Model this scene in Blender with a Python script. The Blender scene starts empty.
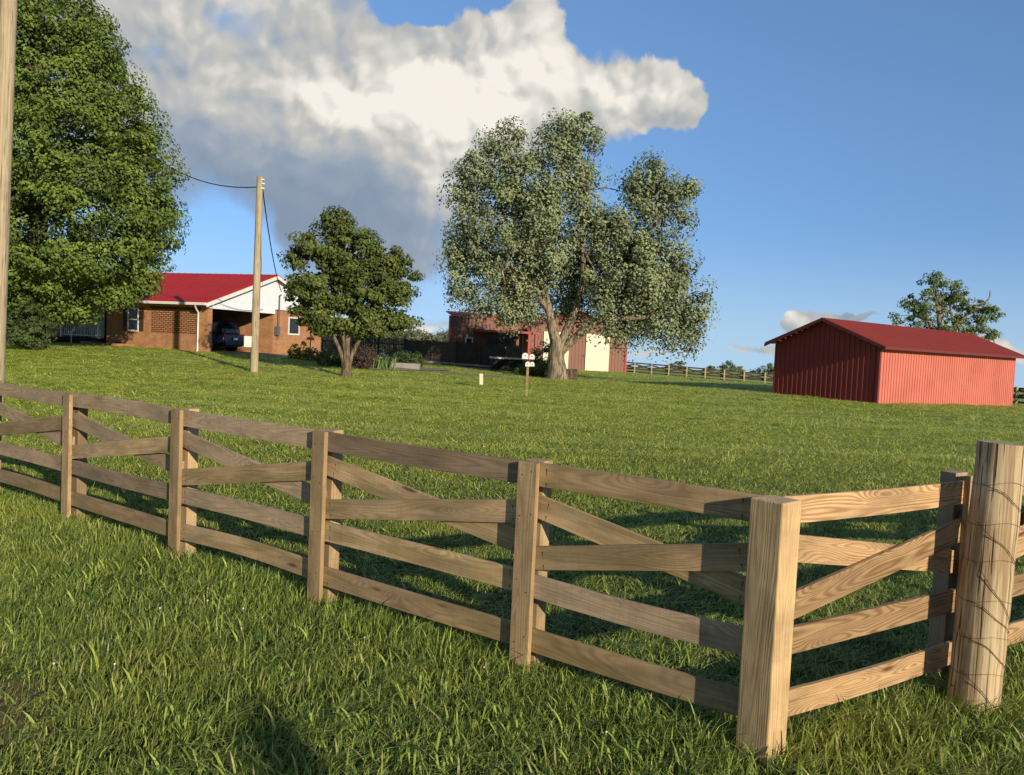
import bpy, bmesh, math, random
import numpy as np
from mathutils import Vector, Matrix
random.seed(7); rng = np.random.default_rng(7)
PI = math.pi
scene = bpy.context.scene
C = scene.collection

# ------------------------------------------------------------------ camera
F, ROLL, PO, EYE = 800.0, math.radians(2.65), 41.0, 2.0
pitch = math.atan(PO*math.cos(ROLL)/F)
fwd = Vector((0, math.cos(pitch), -math.sin(pitch)))
r0 = Vector((1, 0, 0)); u0 = r0.cross(fwd)
right = r0*math.cos(ROLL)+u0*math.sin(ROLL)
up = right.cross(fwd)
cam_d = bpy.data.cameras.new('camera'); cam = bpy.data.objects.new('camera', cam_d); C.objects.link(cam)
cam.matrix_world = Matrix(((right.x, up.x, -fwd.x, 0), (right.y, up.y, -fwd.y, 0), (right.z, up.z, -fwd.z, EYE), (0, 0, 0, 1)))
cam_d.sensor_width = 36; cam_d.lens = F/1024*36; cam_d.clip_end = 6000; cam_d.clip_start = .05
scene.camera = cam

def ray(x, y):
    v = fwd+right*((x-512)/F)-up*((y-387.5)/F)
    return v/v.y
def at(x, y, d): return Vector((0, 0, EYE))+ray(x, y)*d
def azel(x, y):
    r = ray(x, y).normalized(); return math.atan2(r.x, r.y), math.asin(r.z)

# ------------------------------------------------------------------ terrain
CP = [(0,0,0),(-6,9,0),(6,9,0),(0,13,.03),(2.75,4.5,.06),(-9,14,.12),(10,14,.05),(0,-8,-.05),(-10,2,0),(10,2,0),(0,20,.12),(9,24,.2),(-8,21,.35),
      (-9.6,29.8,.59),(-15.7,41,1.0),(-13.5,46.5,.93),(-21,43,1.08),(-26,41,1.0),(2.5,44.4,.26),(-6.4,31,.55),(.5,28.4,.25),(-1.3,32.7,.37),
      (15.1,33.2,.33),(12.2,38,.41),(28,43,.0),(9.4,67,.3),(1,58,.3),(-4.8,64,.3),(-11,63,.35),(12.6,85,-.25),(24,78,-.65),(33,52.6,-.3),
      (-30,30,.8),(-52,83,-.3),(-25,70,.3),(0,110,-.6),(60,110,-.8),(-60,120,-.8),(70,60,-.7),(-70,40,.2),(0,180,-1.2),(90,180,-1.6),(-90,180,-1.3),
      (40,0,-.3),(-40,0,0),(0,-50,-.5),(160,160,-2),(-160,160,-2)]
CPa = np.array(CP, float)
def _k(r2): return np.where(r2 > 0, r2*np.log(np.maximum(r2, 1e-9)), 0)
_n = len(CPa)
_K = _k(((CPa[:, None, :2]-CPa[None, :, :2])**2).sum(-1))+np.eye(_n)*30
_P = np.hstack([np.ones((_n, 1)), CPa[:, :2]])
_A = np.zeros((_n+3, _n+3)); _A[:_n, :_n] = _K; _A[:_n, _n:] = _P; _A[_n:, :_n] = _P.T
_W = np.linalg.solve(_A, np.concatenate([CPa[:, 2], np.zeros(3)]))
def gz_np(x, y):
    x = np.asarray(x, float); y = np.asarray(y, float)
    r = np.hypot(x, y); s = np.minimum(1, 190/np.maximum(r, 1e-6)); xx = x*s; yy = y*s
    d2 = (xx[..., None]-CPa[:, 0])**2+(yy[..., None]-CPa[:, 1])**2
    z = _k(d2)@_W[:_n]+_W[_n]+_W[_n+1]*xx+_W[_n+2]*yy
    far = np.maximum(0, r-190)
    return z*np.clip(1-far/400, 0, 1)-far*.022-(1-np.clip(1-far/400, 0, 1))*2
def gz(x, y): return float(gz_np(np.array([x]), np.array([y]))[0])
def onground(x, y, d):
    p = at(x, y, d); return Vector((p.x, p.y, gz(p.x, p.y)))

# ------------------------------------------------------------------ node helpers
class NT:
    def __init__(s, nt): s.nt = nt; s.nt.nodes.clear()
    def n(s, t, **kw):
        o = s.nt.nodes.new(t)
        for k, v in kw.items(): setattr(o, k, v)
        return o
    def l(s, a, b): s.nt.links.new(a, b)
    def put(s, sock, v):
        if isinstance(v, (int, float)): sock.default_value = v
        elif isinstance(v, tuple):
            sock.default_value = v if len(v) == len(sock.default_value) else tuple(v)+(1,)
        else: s.l(v, sock)
    def m(s, op, a, b=0.0, c=None, clamp=False):
        o = s.n('ShaderNodeMath', operation=op, use_clamp=clamp)
        s.put(o.inputs[0], a); s.put(o.inputs[1], b)
        if c is not None: s.put(o.inputs[2], c)
        return o.outputs[0]
    def mix(s, f, a, b, mode='MIX'):
        o = s.n('ShaderNodeMix', data_type='RGBA', blend_type=mode)
        s.put(o.inputs[0], f); s.put(o.inputs[6], a); s.put(o.inputs[7], b)
        return o.outputs[2]
    def noise(s, vec, scale, detail=4, rough=.55, dist=0):
        o = s.n('ShaderNodeTexNoise'); s.l(vec, o.inputs['Vector'])
        o.inputs['Scale'].default_value = scale; o.inputs['Detail'].default_value = detail
        o.inputs['Roughness'].default_value = rough; o.inputs['Distortion'].default_value = dist
        return o.outputs[0]
    def ss(s, v, a, b):
        o = s.n('ShaderNodeMapRange', interpolation_type='SMOOTHSTEP'); s.put(o.inputs[0], v)
        o.inputs[1].default_value = a; o.inputs[2].default_value = b
        return o.outputs[0]
    def mapping(s, vec, scale=(1, 1, 1), loc=(0, 0, 0)):
        o = s.n('ShaderNodeMapping'); s.l(vec, o.inputs[0]); o.inputs['Scale'].default_value = scale; o.inputs['Location'].default_value = loc
        return o.outputs[0]
def newmat(name):
    m = bpy.data.materials.new(name); m.use_nodes = True
    t = NT(m.node_tree); out = t.n('ShaderNodeOutputMaterial'); return m, t, out
def bsdf(t, out, color, rough=.8, spec=.3, metal=0, bump=None, bstr=.3, bdist=.01):
    b = t.n('ShaderNodeBsdfPrincipled'); t.put(b.inputs['Base Color'], color); t.put(b.inputs['Roughness'], rough)
    b.inputs['Specular IOR Level'].default_value = spec; b.inputs['Metallic'].default_value = metal
    if bump is not None:
        bp = t.n('ShaderNodeBump'); bp.inputs['Strength'].default_value = bstr; bp.inputs['Distance'].default_value = bdist
        t.l(bump, bp.inputs['Height']); t.l(bp.outputs[0], b.inputs['Normal'])
    t.l(b.outputs[0], out.inputs[0]); return b
def objcoord(t, rnd=True):
    tc = t.n('ShaderNodeTexCoord').outputs['Object']
    if not rnd: return tc
    r = t.n('ShaderNodeObjectInfo').outputs['Random']
    a = t.n('ShaderNodeVectorMath', operation='ADD'); t.l(tc, a.inputs[0])
    cx = t.n('ShaderNodeCombineXYZ')
    t.put(cx.inputs[0], t.m('MULTIPLY', r, 37.)); t.put(cx.inputs[1], t.m('MULTIPLY', r, 91.)); t.put(cx.inputs[2], t.m('MULTIPLY', r, 53.))
    t.l(cx.outputs[0], a.inputs[1]); return a.outputs[0]

def plain(name, col, rough=.7, spec=.3, metal=0, var=.12, vs=3.0):
    m, t, out = newmat(name); v = objcoord(t, False)
    n = t.noise(v, vs, 5)
    f = t.m('MULTIPLY', t.m('SUBTRACT', n, .5), 2*var*2)
    g = t.m('ADD', 1.0, f)
    cc = t.n('ShaderNodeVectorMath', operation='SCALE'); t.put(cc.inputs[0], tuple(col)); t.l(g, cc.inputs['Scale'])
    bsdf(t, out, cc.outputs[0], rough, spec, metal, t.noise(v, 60, 3), .15, .01); return m

def wood(name, light, dark, tint, ringamt=.55, green=0.0, lengthscale=.55, saw=0.0):
    """sawn pine: contour rings of a stretched noise give cathedral grain"""
    m, t, out = newmat(name); v = objcoord(t)
    n1 = t.noise(t.mapping(v, (lengthscale*.7, 5.5, 5.5)), 1.0, 1.5, .45, .15)
    fib = t.noise(t.mapping(v, (4, 170, 170)), 1.0, 3, .6)
    vo = t.n('ShaderNodeTexVoronoi'); t.l(t.mapping(v, (1.6, 7.0, 7.0)), vo.inputs['Vector']); vo.inputs['Scale'].default_value = 1.0
    sel = t.n('ShaderNodeSeparateColor'); t.l(vo.outputs['Color'], sel.inputs[0])
    has = t.m('GREATER_THAN', sel.outputs[0], .5)
    n1 = t.m('MULTIPLY_ADD', t.m('MULTIPLY', t.m('SUBTRACT', 1.0, t.ss(vo.outputs['Distance'], .0, .5)), has), .16, n1)
    rings = t.m('ADD', .5, t.m('MULTIPLY', t.m('SINE', t.m('MULTIPLY', n1, 190.)), .5))
    rings = t.m('POWER', rings, 1.6)
    vr = t.m('ADD', vo.outputs['Distance'], t.m('MULTIPLY', t.m('SUBTRACT', fib, .5), .06))
    knot = t.m('MULTIPLY', t.m('SUBTRACT', 1.0, t.ss(vr, .06, .15)), has)
    blot = t.noise(t.mapping(v, (1.2, 3, 3)), 1.3, 4, .6)
    c = t.mix(t.m('MULTIPLY', rings, ringamt), light, dark)
    c = t.mix(t.ss(blot, .38, .72), c, tint)
    c = t.mix(t.m('MULTIPLY', rings, ringamt*.5), c, dark)
    c = t.mix(t.m('MULTIPLY', t.ss(fib, .52, .75), .5), c, dark)
    rr = t.n('ShaderNodeObjectInfo').outputs['Random']
    gain = t.m('ADD', .66, t.m('MULTIPLY', rr, .68))
    stain = t.noise(t.mapping(v, (2.2, 1.2, 7)), 1.0, 5, .65); gain = t.m('MULTIPLY', gain, t.m('ADD', .72, t.m('MULTIPLY', t.ss(stain, .3, .62), .34)))
    sc = t.n('ShaderNodeVectorMath', operation='SCALE'); t.l(c, sc.inputs[0]); t.l(gain, sc.inputs['Scale']); c = sc.outputs[0]
    if green:
        gn = t.ss(t.noise(t.mapping(v, (.8, 5, 5)), 1.7, 3), .4, .6)
        c = t.mix(t.m('MULTIPLY', gn, green), c, (.13, .115, .03))
    c = t.mix(t.m('MULTIPLY', knot, .8), c, (.07, .03, .015))
    dots = t.noise(t.mapping(v, (60, 60, 60)), 1.0, 2)
    c = t.mix(t.m('MULTIPLY', t.ss(dots, .68, .76), .35), c, dark)
    h = t.m('ADD', t.m('MULTIPLY', fib, .7), t.m('MULTIPLY', rings, .3))
    if saw:
        w = t.noise(t.mapping(v, (95, 1.5, 1.5)), 1.0, 1)
        h = t.m('ADD', h, t.m('MULTIPLY', w, saw))
        c = t.mix(t.m('MULTIPLY', t.ss(w, .5, .7), .16), c, dark)
    bsdf(t, out, c, .82, .25, 0, h, .55, .003); return m

# ------------------------------------------------------------------ mesh helpers
def link(o, parent=None, mat=None):
    C.objects.link(o)
    if parent: o.parent = parent
    if mat is not None: o.data.materials.append(mat)
    return o
def tag(o, label=None, cat=None, group=None, kind=None):
    if label: o['label'] = label
    if cat: o['category'] = cat
    if group: o['group'] = group
    if kind: o['kind'] = kind
    return o
def thing(name, label, cat, loc=(0, 0, 0), rz=0, group=None):
    o = bpy.data.objects.new(name, None); C.objects.link(o); o.location = loc; o.rotation_euler = (0, 0, rz)
    o.empty_display_size = .3
    return tag(o, label, cat, group)
class MB:
    """collects simple solids; build() links them as one mesh object"""
    def __init__(s): s.v = []; s.f = []; s.smooth = []
    def add(s, vs, fs, sm=False):
        o = len(s.v); s.v += [tuple(v) for v in vs]; s.f += [tuple(i+o for i in f) for f in fs]; s.smooth += [sm]*len(fs)
    def box(s, x0, x1, y0, y1, z0, z1, M=None):
        vs = [Vector((x, y, z)) for z in (z0, z1) for x, y in ((x0, y0), (x1, y0), (x1, y1), (x0, y1))]
        if M is not None: vs = [M@v for v in vs]
        s.add(vs, [(3, 2, 1, 0), (4, 5, 6, 7), (0, 1, 5, 4), (1, 2, 6, 5), (2, 3, 7, 6), (3, 0, 4, 7)]); return s
    def prism(s, pts, a, b, axis='y'):
        """closed 2-D polygon (p,q) extruded along axis from a to b; axis y: (x,z); axis x: (y,z); axis z: (x,y)"""
        n = len(pts)
        mk = {'y': lambda p, t: (p[0], t, p[1]), 'x': lambda p, t: (t, p[0], p[1]), 'z': lambda p, t: (p[0], p[1], t)}[axis]
        vs = [mk(p, a) for p in pts]+[mk(p, b) for p in pts]
        fs = [tuple(range(n)), tuple(range(2*n-1, n-1, -1))]+[(i, i+n, (i+1) % n+n, (i+1) % n) for i in range(n)]
        s.add(vs, fs); return s
    def tube(s, pts, rad, n=8, cap=True):
        pts = [Vector(p) for p in pts]; rad = rad if isinstance(rad, (list, tuple)) else [rad]*len(pts)
        vs = []; fs = []; ref = None
        for i, p in enumerate(pts):
            d = (pts[min(i+1, len(pts)-1)]-pts[max(i-1, 0)]).normalized()
            if ref is None:
                ref = Vector((1, 0, 0)) if abs(d.x) < .8 else Vector((0, 1, 0))
            a = (ref-d*ref.dot(d)).normalized(); ref = a; b = d.cross(a)
            for k in range(n):
                th = 2*PI*k/n; vs.append(p+(a*math.cos(th)+b*math.sin(th))*rad[i])
        for i in range(len(pts)-1):
            for k in range(n):
                fs.append((i*n+k, i*n+(k+1) % n, (i+1)*n+(k+1) % n, (i+1)*n+k))
        s.add(vs, fs, True)
        if cap: s.add([vs[k] for k in range(n)], [tuple(range(n-1, -1, -1))]); s.add(vs[-n:], [tuple(range(n))])
        return s
    def build(s, name, mat, parent=None, bevel=0):
        me = bpy.data.meshes.new(name); me.from_pydata(s.v, [], s.f); me.update()
        bm = bmesh.new(); bm.from_mesh(me)
        for f, sm in zip(bm.faces, s.smooth): f.smooth = sm
        bmesh.ops.recalc_face_normals(bm, faces=bm.faces)
        bm.to_mesh(me); bm.free()
        o = bpy.data.objects.new(name, me); link(o, parent, mat)
        if bevel:
            b = o.modifiers.new('bevel', 'BEVEL'); b.width = bevel; b.segments = 2; b.limit_method = 'ANGLE'
        return o

# ------------------------------------------------------------------ materials
M = {}
M['board_left'] = wood('weathered_board', (.56, .385, .20), (.23, .14, .065), (.41, .30, .185), .36, .4, saw=.25)
M['board_grey'] = wood('weathered_grey_board', (.45, .325, .205), (.19, .125, .075), (.34, .26, .18), .36, .15, saw=.3)
M['board_right'] = wood('fresh_pine_board', (.52, .345, .175), (.24, .12, .045), (.42, .275, .145), .75, 0)
M['post_wood'] = wood('pine_post', (.52, .365, .19), (.25, .15, .065), (.40, .28, .155), .4, 0, .35, saw=.12)
M['corner_wood'] = wood('corner_post_pine', (.60, .425, .22), (.30, .165, .065), (.46, .31, .155), .32, 0, .5)
M['dark_rail'] = plain('dark_weathered_rail', (.10, .085, .065), .9, .1, 0, .3)
M['light_post'] = plain('pale_fence_post', (.38, .30, .19), .9, .1, 0, .2)
M['black_fence'] = plain('black_paint_wood', (.022, .021, .02), .8, .2, 0, .3)
M['white'] = plain('white_paint', (.76, .75, .70), .5, .3, 0, .05)
M['white_siding'] = plain('white_gable_siding', (.76, .79, .84), .5, .3, 0, .05)
M['cream'] = plain('cream_door_paint', (.72, .66, .50), .5, .3, 0, .04, 1.2)
M['concrete'] = plain('concrete', (.30, .27, .23), .9, .2, 0, .2)
M['drive'] = plain('driveway_concrete', (.27, .21, .165), .95, .2, 0, .25, 1.2)
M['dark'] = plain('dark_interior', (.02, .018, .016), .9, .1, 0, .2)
M['glass'] = plain('window_glass', (.02, .025, .035), .08, .6, 0, .1)
M['shutter'] = plain('brown_shutter', (.06, .03, .022), .6)
M['wire'] = plain('black_wire', (.03, .03, .03), .6)
M['nail'] = plain('dark_nail_rust', (.06, .035, .02), .7, .3, .2)
M['rusty_wire'] = plain('rusty_wire', (.09, .05, .03), .7, .3, .3)
M['soil'] = plain('bare_soil', (.12, .055, .028), .95, .1, 0, .4, 20)
M['rubber'] = plain('tyre_rubber', (.018, .018, .018), .85)
M['rim'] = plain('wheel_rim', (.45, .45, .46), .3, .5, .8, .03)
M['grey_siding'] = plain('grey_siding', (.12, .125, .13), .7)
M['orange_brick'] = None

def brick(name, c1, c2, mortar, axis, sc=1.0, contrast=.5):
    m, t, out = newmat(name); tc = t.n('ShaderNodeTexCoord').outputs['Object']
    sp = t.n('ShaderNodeSeparateXYZ'); t.l(tc, sp.inputs[0]); cb = t.n('ShaderNodeCombineXYZ')
    t.l(t.m('ADD', sp.outputs[0], sp.outputs[1]), cb.inputs[0]); t.l(sp.outputs[2], cb.inputs[1])
    b = t.n('ShaderNodeTexBrick'); t.l(cb.outputs[0], b.inputs['Vector'])
    b.inputs['Color1'].default_value = c1+(1,); b.inputs['Color2'].default_value = c2+(1,); b.inputs['Mortar'].default_value = mortar+(1,)
    b.inputs['Scale'].default_value = 1.0; b.inputs['Brick Width'].default_value = .215*sc; b.inputs['Row Height'].default_value = .075*sc
    b.inputs['Mortar Size'].default_value = .010*sc; b.inputs['Bias'].default_value = -.1
    n = t.noise(tc, 2.2, 5)
    c = t.mix(t.m('MULTIPLY', t.ss(n, .35, .7), contrast), b.outputs['Color'], (c2[0]*.7, c2[1]*.7, c2[2]*.7), 'MIX')
    bsdf(t, out, c, .85, .2, 0, b.outputs['Fac'], -.4, .008); return m
M['brick'] = brick('red_brown_brick', (.52, .235, .10), (.38, .16, .07), (.38, .27, .18), 'x')
def screenmat():
    m, t, out = newmat('pierced_screen_brick'); tc = t.n('ShaderNodeTexCoord').outputs['Object']
    sp = t.n('ShaderNodeSeparateXYZ'); t.l(tc, sp.inputs[0]); cb = t.n('ShaderNodeCombineXYZ')
    t.l(sp.outputs[0], cb.inputs[0]); t.l(sp.outputs[2], cb.inputs[1])
    b = t.n('ShaderNodeTexBrick'); t.l(cb.outputs[0], b.inputs['Vector'])
    b.inputs['Color1'].default_value = (.46, .23, .12, 1); b.inputs['Color2'].default_value = (.38, .18, .09, 1); b.inputs['Mortar'].default_value = (.07, .03, .018, 1)
    b.inputs['Scale'].default_value = 1.0; b.inputs['Brick Width'].default_value = .29; b.inputs['Row Height'].default_value = .10; b.inputs['Mortar Size'].default_value = .022
    bsdf(t, out, b.outputs['Color'], .9, .2, 0, b.outputs['Fac'], -1, .03); return m
M['screen'] = screenmat()

def metal(name, col, rough=.45, ribs=None, spec=.4, dirt=.25):
    m, t, out = newmat(name); tc = objcoord(t, False)
    n = t.noise(tc, .7, 6, .6); n2 = t.noise(t.mapping(tc, (7, 7, .5)), 1.0, 3)
    c = t.mix(t.m('MULTIPLY', t.ss(n, .35, .75), dirt), col, (col[0]*.6, col[1]*.6, col[2]*.6))
    c = t.mix(t.m('MULTIPLY', t.ss(n2, .5, .8), dirt*.8), c, (col[0]*.75+.03, col[1]*.8+.02, col[2]*.8+.02))
    bsdf(t, out, c, rough, spec, 0, n2, .1, .01); return m
M['roof_red'] = metal('bright_red_metal_roof', (.46, .022, .014), .55, spec=.15)
M['shed_roof'] = metal('dull_red_metal_roof', (.30, .045, .028), .6, spec=.15)
M['shed_wall'] = metal('salmon_red_metal_wall', (.62, .19, .14), .55, dirt=.45, spec=.2)
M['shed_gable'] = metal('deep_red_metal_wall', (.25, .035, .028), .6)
M['shed_trim'] = metal('dark_red_trim', (.16, .03, .025), .5)
M['barn_wall'] = metal('brown_red_metal_wall', (.23, .10, .07), .6)
M['barn_trim'] = metal('red_trim', (.40, .03, .025), .5)

def leafmat(name, c_dark, c_light, under, trans=.35, spec=.25):
    m, t, out = newmat(name)
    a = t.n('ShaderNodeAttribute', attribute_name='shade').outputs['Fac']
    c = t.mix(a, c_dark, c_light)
    geo = t.n('ShaderNodeNewGeometry')
    c2 = t.mix(geo.outputs['Backfacing'], c, t.mix(.4, c, under))
    b = t.n('ShaderNodeBsdfPrincipled'); t.l(c2, b.inputs['Base Color']); b.inputs['Roughness'].default_value = .5; b.inputs['Specular IOR Level'].default_value = spec
    tr = t.n('ShaderNodeBsdfTranslucent'); t.l(t.mix(.5, c, tuple(min(1, x*1.6) for x in (c_light[0]*1.1, c_light[1]*1.1, c_light[2]*.5))), tr.inputs[0])
    mx = t.n('ShaderNodeMixShader'); mx.inputs[0].default_value = trans
    t.l(b.outputs[0], mx.inputs[1]); t.l(tr.outputs[0], mx.inputs[2]); t.l(mx.outputs[0], out.inputs[0]); return m
M['leaf_maple'] = leafmat('maple_leaf', (.020, .038, .008), (.25, .35, .052), (.18, .23, .07), .2, .15)
M['leaf_silver'] = leafmat('silver_maple_leaf', (.022, .04, .012), (.31, .38, .13), (.52, .56, .38), .2, .25)
M['leaf_redbud'] = leafmat('redbud_leaf', (.028, .046, .012), (.21, .26, .055), (.15, .18, .06), .2, .15)
M['leaf_far'] = leafmat('far_tree_leaf', (.06, .095, .025), (.22, .28, .07), (.18, .22, .08), .25)
M['leaf_wood'] = leafmat('far_wood_leaf', (.09, .105, .055), (.28, .28, .15), (.2, .2, .12), .2)
M['leaf_grey'] = leafmat('grey_green_bush_leaf', (.04, .055, .04), (.12, .15, .10), (.12, .14, .1), .2)
M['leaf_red'] = leafmat('reddish_bush_leaf', (.06, .03, .025), (.16, .08, .06), (.12, .08, .06), .2)
M['leaf_yellow'] = leafmat('yellow_flower_plant_leaf', (.08, .10, .02), (.6, .38, .03), (.3, .3, .05), .3)
M['leaf_bush'] = leafmat('green_bush_leaf', (.05, .08, .02), (.14, .2, .05), (.1, .14, .06), .3)
def barkmat(name, a, b, sc=1.0):
    m, t, out = newmat(name); v = objcoord(t)
    n = t.noise(t.mapping(v, (9*sc, 9*sc, 1.6*sc)), 1.0, 6, .65, .3)
    c = t.mix(t.ss(n, .38, .62), a, b); bsdf(t, out, c, .95, .1, 0, n, .9, .05); return m
M['bark'] = barkmat('grey_bark', (.10, .08, .055), (.36, .29, .20))
M['bark_dark'] = barkmat('dark_bark', (.055, .042, .03), (.17, .13, .09))
M['bark_red'] = barkmat('redbud_bark', (.085, .06, .04), (.25, .19, .125), 1.6)
def polemat(name, a, b, c3):
    m, t, out = newmat(name); v = objcoord(t)
    n = t.noise(t.mapping(v, (44, 44, .9)), 1.0, 6, .65); n2 = t.noise(v, 1.4, 3)
    cr = t.noise(t.mapping(v, (60, 60, 1.3)), 1.0, 2, .5)
    c = t.mix(t.ss(n, .40, .60), a, b); c = t.mix(t.m('MULTIPLY', t.ss(n2, .5, .7), .6), c, c3)
    c = t.mix(t.m('MULTIPLY', t.m('SUBTRACT', 1.0, t.ss(cr, .33, .40)), .8), c, (.05, .03, .02))
    bsdf(t, out, c, .9, .15, 0, t.m('ADD', n, t.ss(cr, .25, .4)), .6, .006); return m
M['pole'] = polemat('utility_pole_wood', (.36, .28, .18), (.50, .41, .27), (.30, .24, .16))
M['round_post'] = polemat('round_post_wood', (.33, .235, .13), (.60, .47, .28), (.34, .20, .10))

# ------------------------------------------------------------------ ground sheet
def ground_mesh():
    rs = np.concatenate([np.linspace(0, 20, 41), np.linspace(21, 120, 100), np.geomspace(124, 4500, 40)])
    th = np.linspace(0, 2*PI, 181)[:-1]
    vs = [(0, 0, gz(0, 0))]; 
    X = rs[1:, None]*np.sin(th); Y = rs[1:, None]*np.cos(th); Z = gz_np(X, Y)
    vs += list(zip(X.ravel(), Y.ravel(), Z.ravel()))
    n = len(th); fs = [(0, 1+(k+1) % n, 1+k) for k in range(n)]
    for i in range(len(rs)-2):
        a = 1+i*n; b = a+n
        fs += [(a+k, a+(k+1) % n, b+(k+1) % n, b+k) for k in range(n)]
    me = bpy.data.meshes.new('ground'); me.from_pydata(vs, [], fs); me.update()
    for p in me.polygons: p.use_smooth = True
    bm = bmesh.new(); bm.from_mesh(me); bmesh.ops.recalc_face_normals(bm, faces=bm.faces); bm.to_mesh(me); bm.free()
    if me.polygons[len(me.polygons)//2].normal.z < 0: me.flip_normals()
    return me
def groundmat():
    m, t, out = newmat('lawn'); v = t.n('ShaderNodeTexCoord').outputs['Object']
    fine = t.noise(v, 14, 6, .7); mid = t.noise(v, 1.1, 5, .6); big = t.noise(v, .12, 4, .5)
    sp = t.n('ShaderNodeSeparateXYZ'); t.l(v, sp.inputs[0])
    dist = t.m('SQRT', t.m('ADD', t.m('POWER', sp.outputs[0], 2.), t.m('POWER', sp.outputs[1], 2.)))
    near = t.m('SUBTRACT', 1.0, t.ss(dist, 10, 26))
    lawn = t.mix(t.ss(fine, .3, .7), (.25, .34, .045), (.60, .70, .12))
    lawn = t.mix(t.m('MULTIPLY', t.ss(mid, .4, .75), .5), lawn, (.52, .58, .13))
    # faint mowing stripes along the yard, stretched noise
    rot = t.n('ShaderNodeMapping'); t.l(v, rot.inputs[0]); rot.inputs['Rotation'].default_value = (0, 0, .10); rot.inputs['Scale'].default_value = (.035, .65, 1)
    st = t.noise(rot.outputs[0], 1.0, 3, .5)
    lawn = t.mix(t.m('MULTIPLY', t.ss(st, .52, .66), .4), lawn, (.62, .62, .17))
    lawn = t.mix(t.m('MULTIPLY', t.ss(big, .4, .7), .35), lawn, (.28, .34, .06))
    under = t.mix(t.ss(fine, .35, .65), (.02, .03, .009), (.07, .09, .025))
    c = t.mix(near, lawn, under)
    # far field beyond the yard: drier
    c = t.mix(t.m('MULTIPLY', t.ss(dist, 72, 90), .6), c, (.30, .31, .10))
    bsdf(t, out, c, .95, .1, 0, fine, .8, .06); return m
gnd = bpy.data.objects.new('ground', ground_mesh()); link(gnd, None, groundmat()); tag(gnd, kind='structure')

# ------------------------------------------------------------------ grass (stuff): instanced tufts
def tuft_mesh(name, nb, rad, hmin, hmax, w, lean, seed, broad=0.0):
    r = np.random.default_rng(seed); vs = []; fs = []; sh = []
    for i in range(nb):
        a = r.uniform(0, 2*PI); d = rad*math.sqrt(r.uniform()); bx, by = d*math.cos(a), d*math.sin(a)
        h = r.uniform(hmin, hmax); la = r.normal(.35, 1.5); ln = abs(r.normal(lean, lean*.5))*h
        dx, dy = math.cos(la), math.sin(la); ww = w*r.uniform(.6, 1.35)*(1+broad*r.uniform()); px, py = -dy, dx
        ta = r.uniform(0, 2*PI); px, py = px*.6+math.cos(ta)*.6, py*.6+math.sin(ta)*.6
        o = len(vs); K = 4
        for k in range(K):
            s = k/K; z = h*(s-.18*s*s*ln/h*2); x = bx+dx*ln*s*s; y = by+dy*ln*s*s; q = ww*(1-.55*s)*.5
            vs += [(x-px*q, y-py*q, z-.012), (x+px*q, y+py*q, z-.012)]
        s = 1; vs.append((bx+dx*ln*1.05, by+dy*ln*1.05, h*(1-.36*ln/h)-.012))
        for k in range(K-1): fs.append((o+2*k, o+2*k+1, o+2*k+3, o+2*k+2))
        fs.append((o+2*K-2, o+2*K-1, o+2*K))
        c = r.uniform(); sh += [c]*(2*K+1)
    me = bpy.data.meshes.new(name); me.from_pydata(vs, [], fs); me.update()
    at_ = me.attributes.new('shade', 'FLOAT', 'POINT'); at_.data.foreach_set('value', np.array(sh, np.float32))
    return me
def grassmat():
    m, t, out = newmat('grass_blade')
    a = t.n('ShaderNodeAttribute', attribute_name='shade').outputs['Fac']
    r = t.n('ShaderNodeObjectInfo').outputs['Random']
    g = t.n('ShaderNodeNewGeometry'); pos = g.outputs['Position']
    pn = t.noise(pos, .8, 4, .6)
    c = t.mix(t.m('POWER', a, 1.7), (.075, .13, .025), (.60, .72, .15))
    c = t.mix(t.m('MULTIPLY', t.ss(r, .5, 1.), .5), c, (.21, .29, .05))
    c = t.mix(t.m('MULTIPLY', t.ss(pn, .45, .7), .5), c, (.40, .42, .08))
    c = t.mix(t.m('MULTIPLY', t.m('GREATER_THAN', a, .965), .7), c, (.55, .45, .22))
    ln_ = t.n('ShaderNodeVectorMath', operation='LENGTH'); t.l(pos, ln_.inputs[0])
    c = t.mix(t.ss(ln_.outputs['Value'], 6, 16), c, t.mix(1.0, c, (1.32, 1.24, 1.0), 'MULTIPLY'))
    mp_ = t.n('ShaderNodeMapping'); t.l(pos, mp_.inputs[0]); mp_.inputs['Rotation'].default_value = (0, 0, .10); mp_.inputs['Scale'].default_value = (.05, .8, 0)
    st_ = t.noise(mp_.outputs[0], 1.0, 3, .55); c = t.mix(t.m('MULTIPLY', t.m('MULTIPLY', t.ss(st_, .5, .64), t.ss(ln_.outputs['Value'], 8, 20)), .45), c, (.62, .66, .2))
    b = t.n('ShaderNodeBsdfPrincipled'); t.l(c, b.inputs['Base Color']); b.inputs['Roughness'].default_value = .48; b.inputs['Specular IOR Level'].default_value = .3
    tr = t.n('ShaderNodeBsdfTranslucent'); t.l(t.mix(.5, c, (.42, .48, .05)), tr.inputs[0])
    mx = t.n('ShaderNodeMixShader'); mx.inputs[0].default_value = .25
    t.l(b.outputs[0], mx.inputs[1]); t.l(tr.outputs[0], mx.inputs[2]); t.l(mx.outputs[0], out.inputs[0]); return m
gm = grassmat()
tufts = bpy.data.collections.new('grass_tufts')
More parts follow.
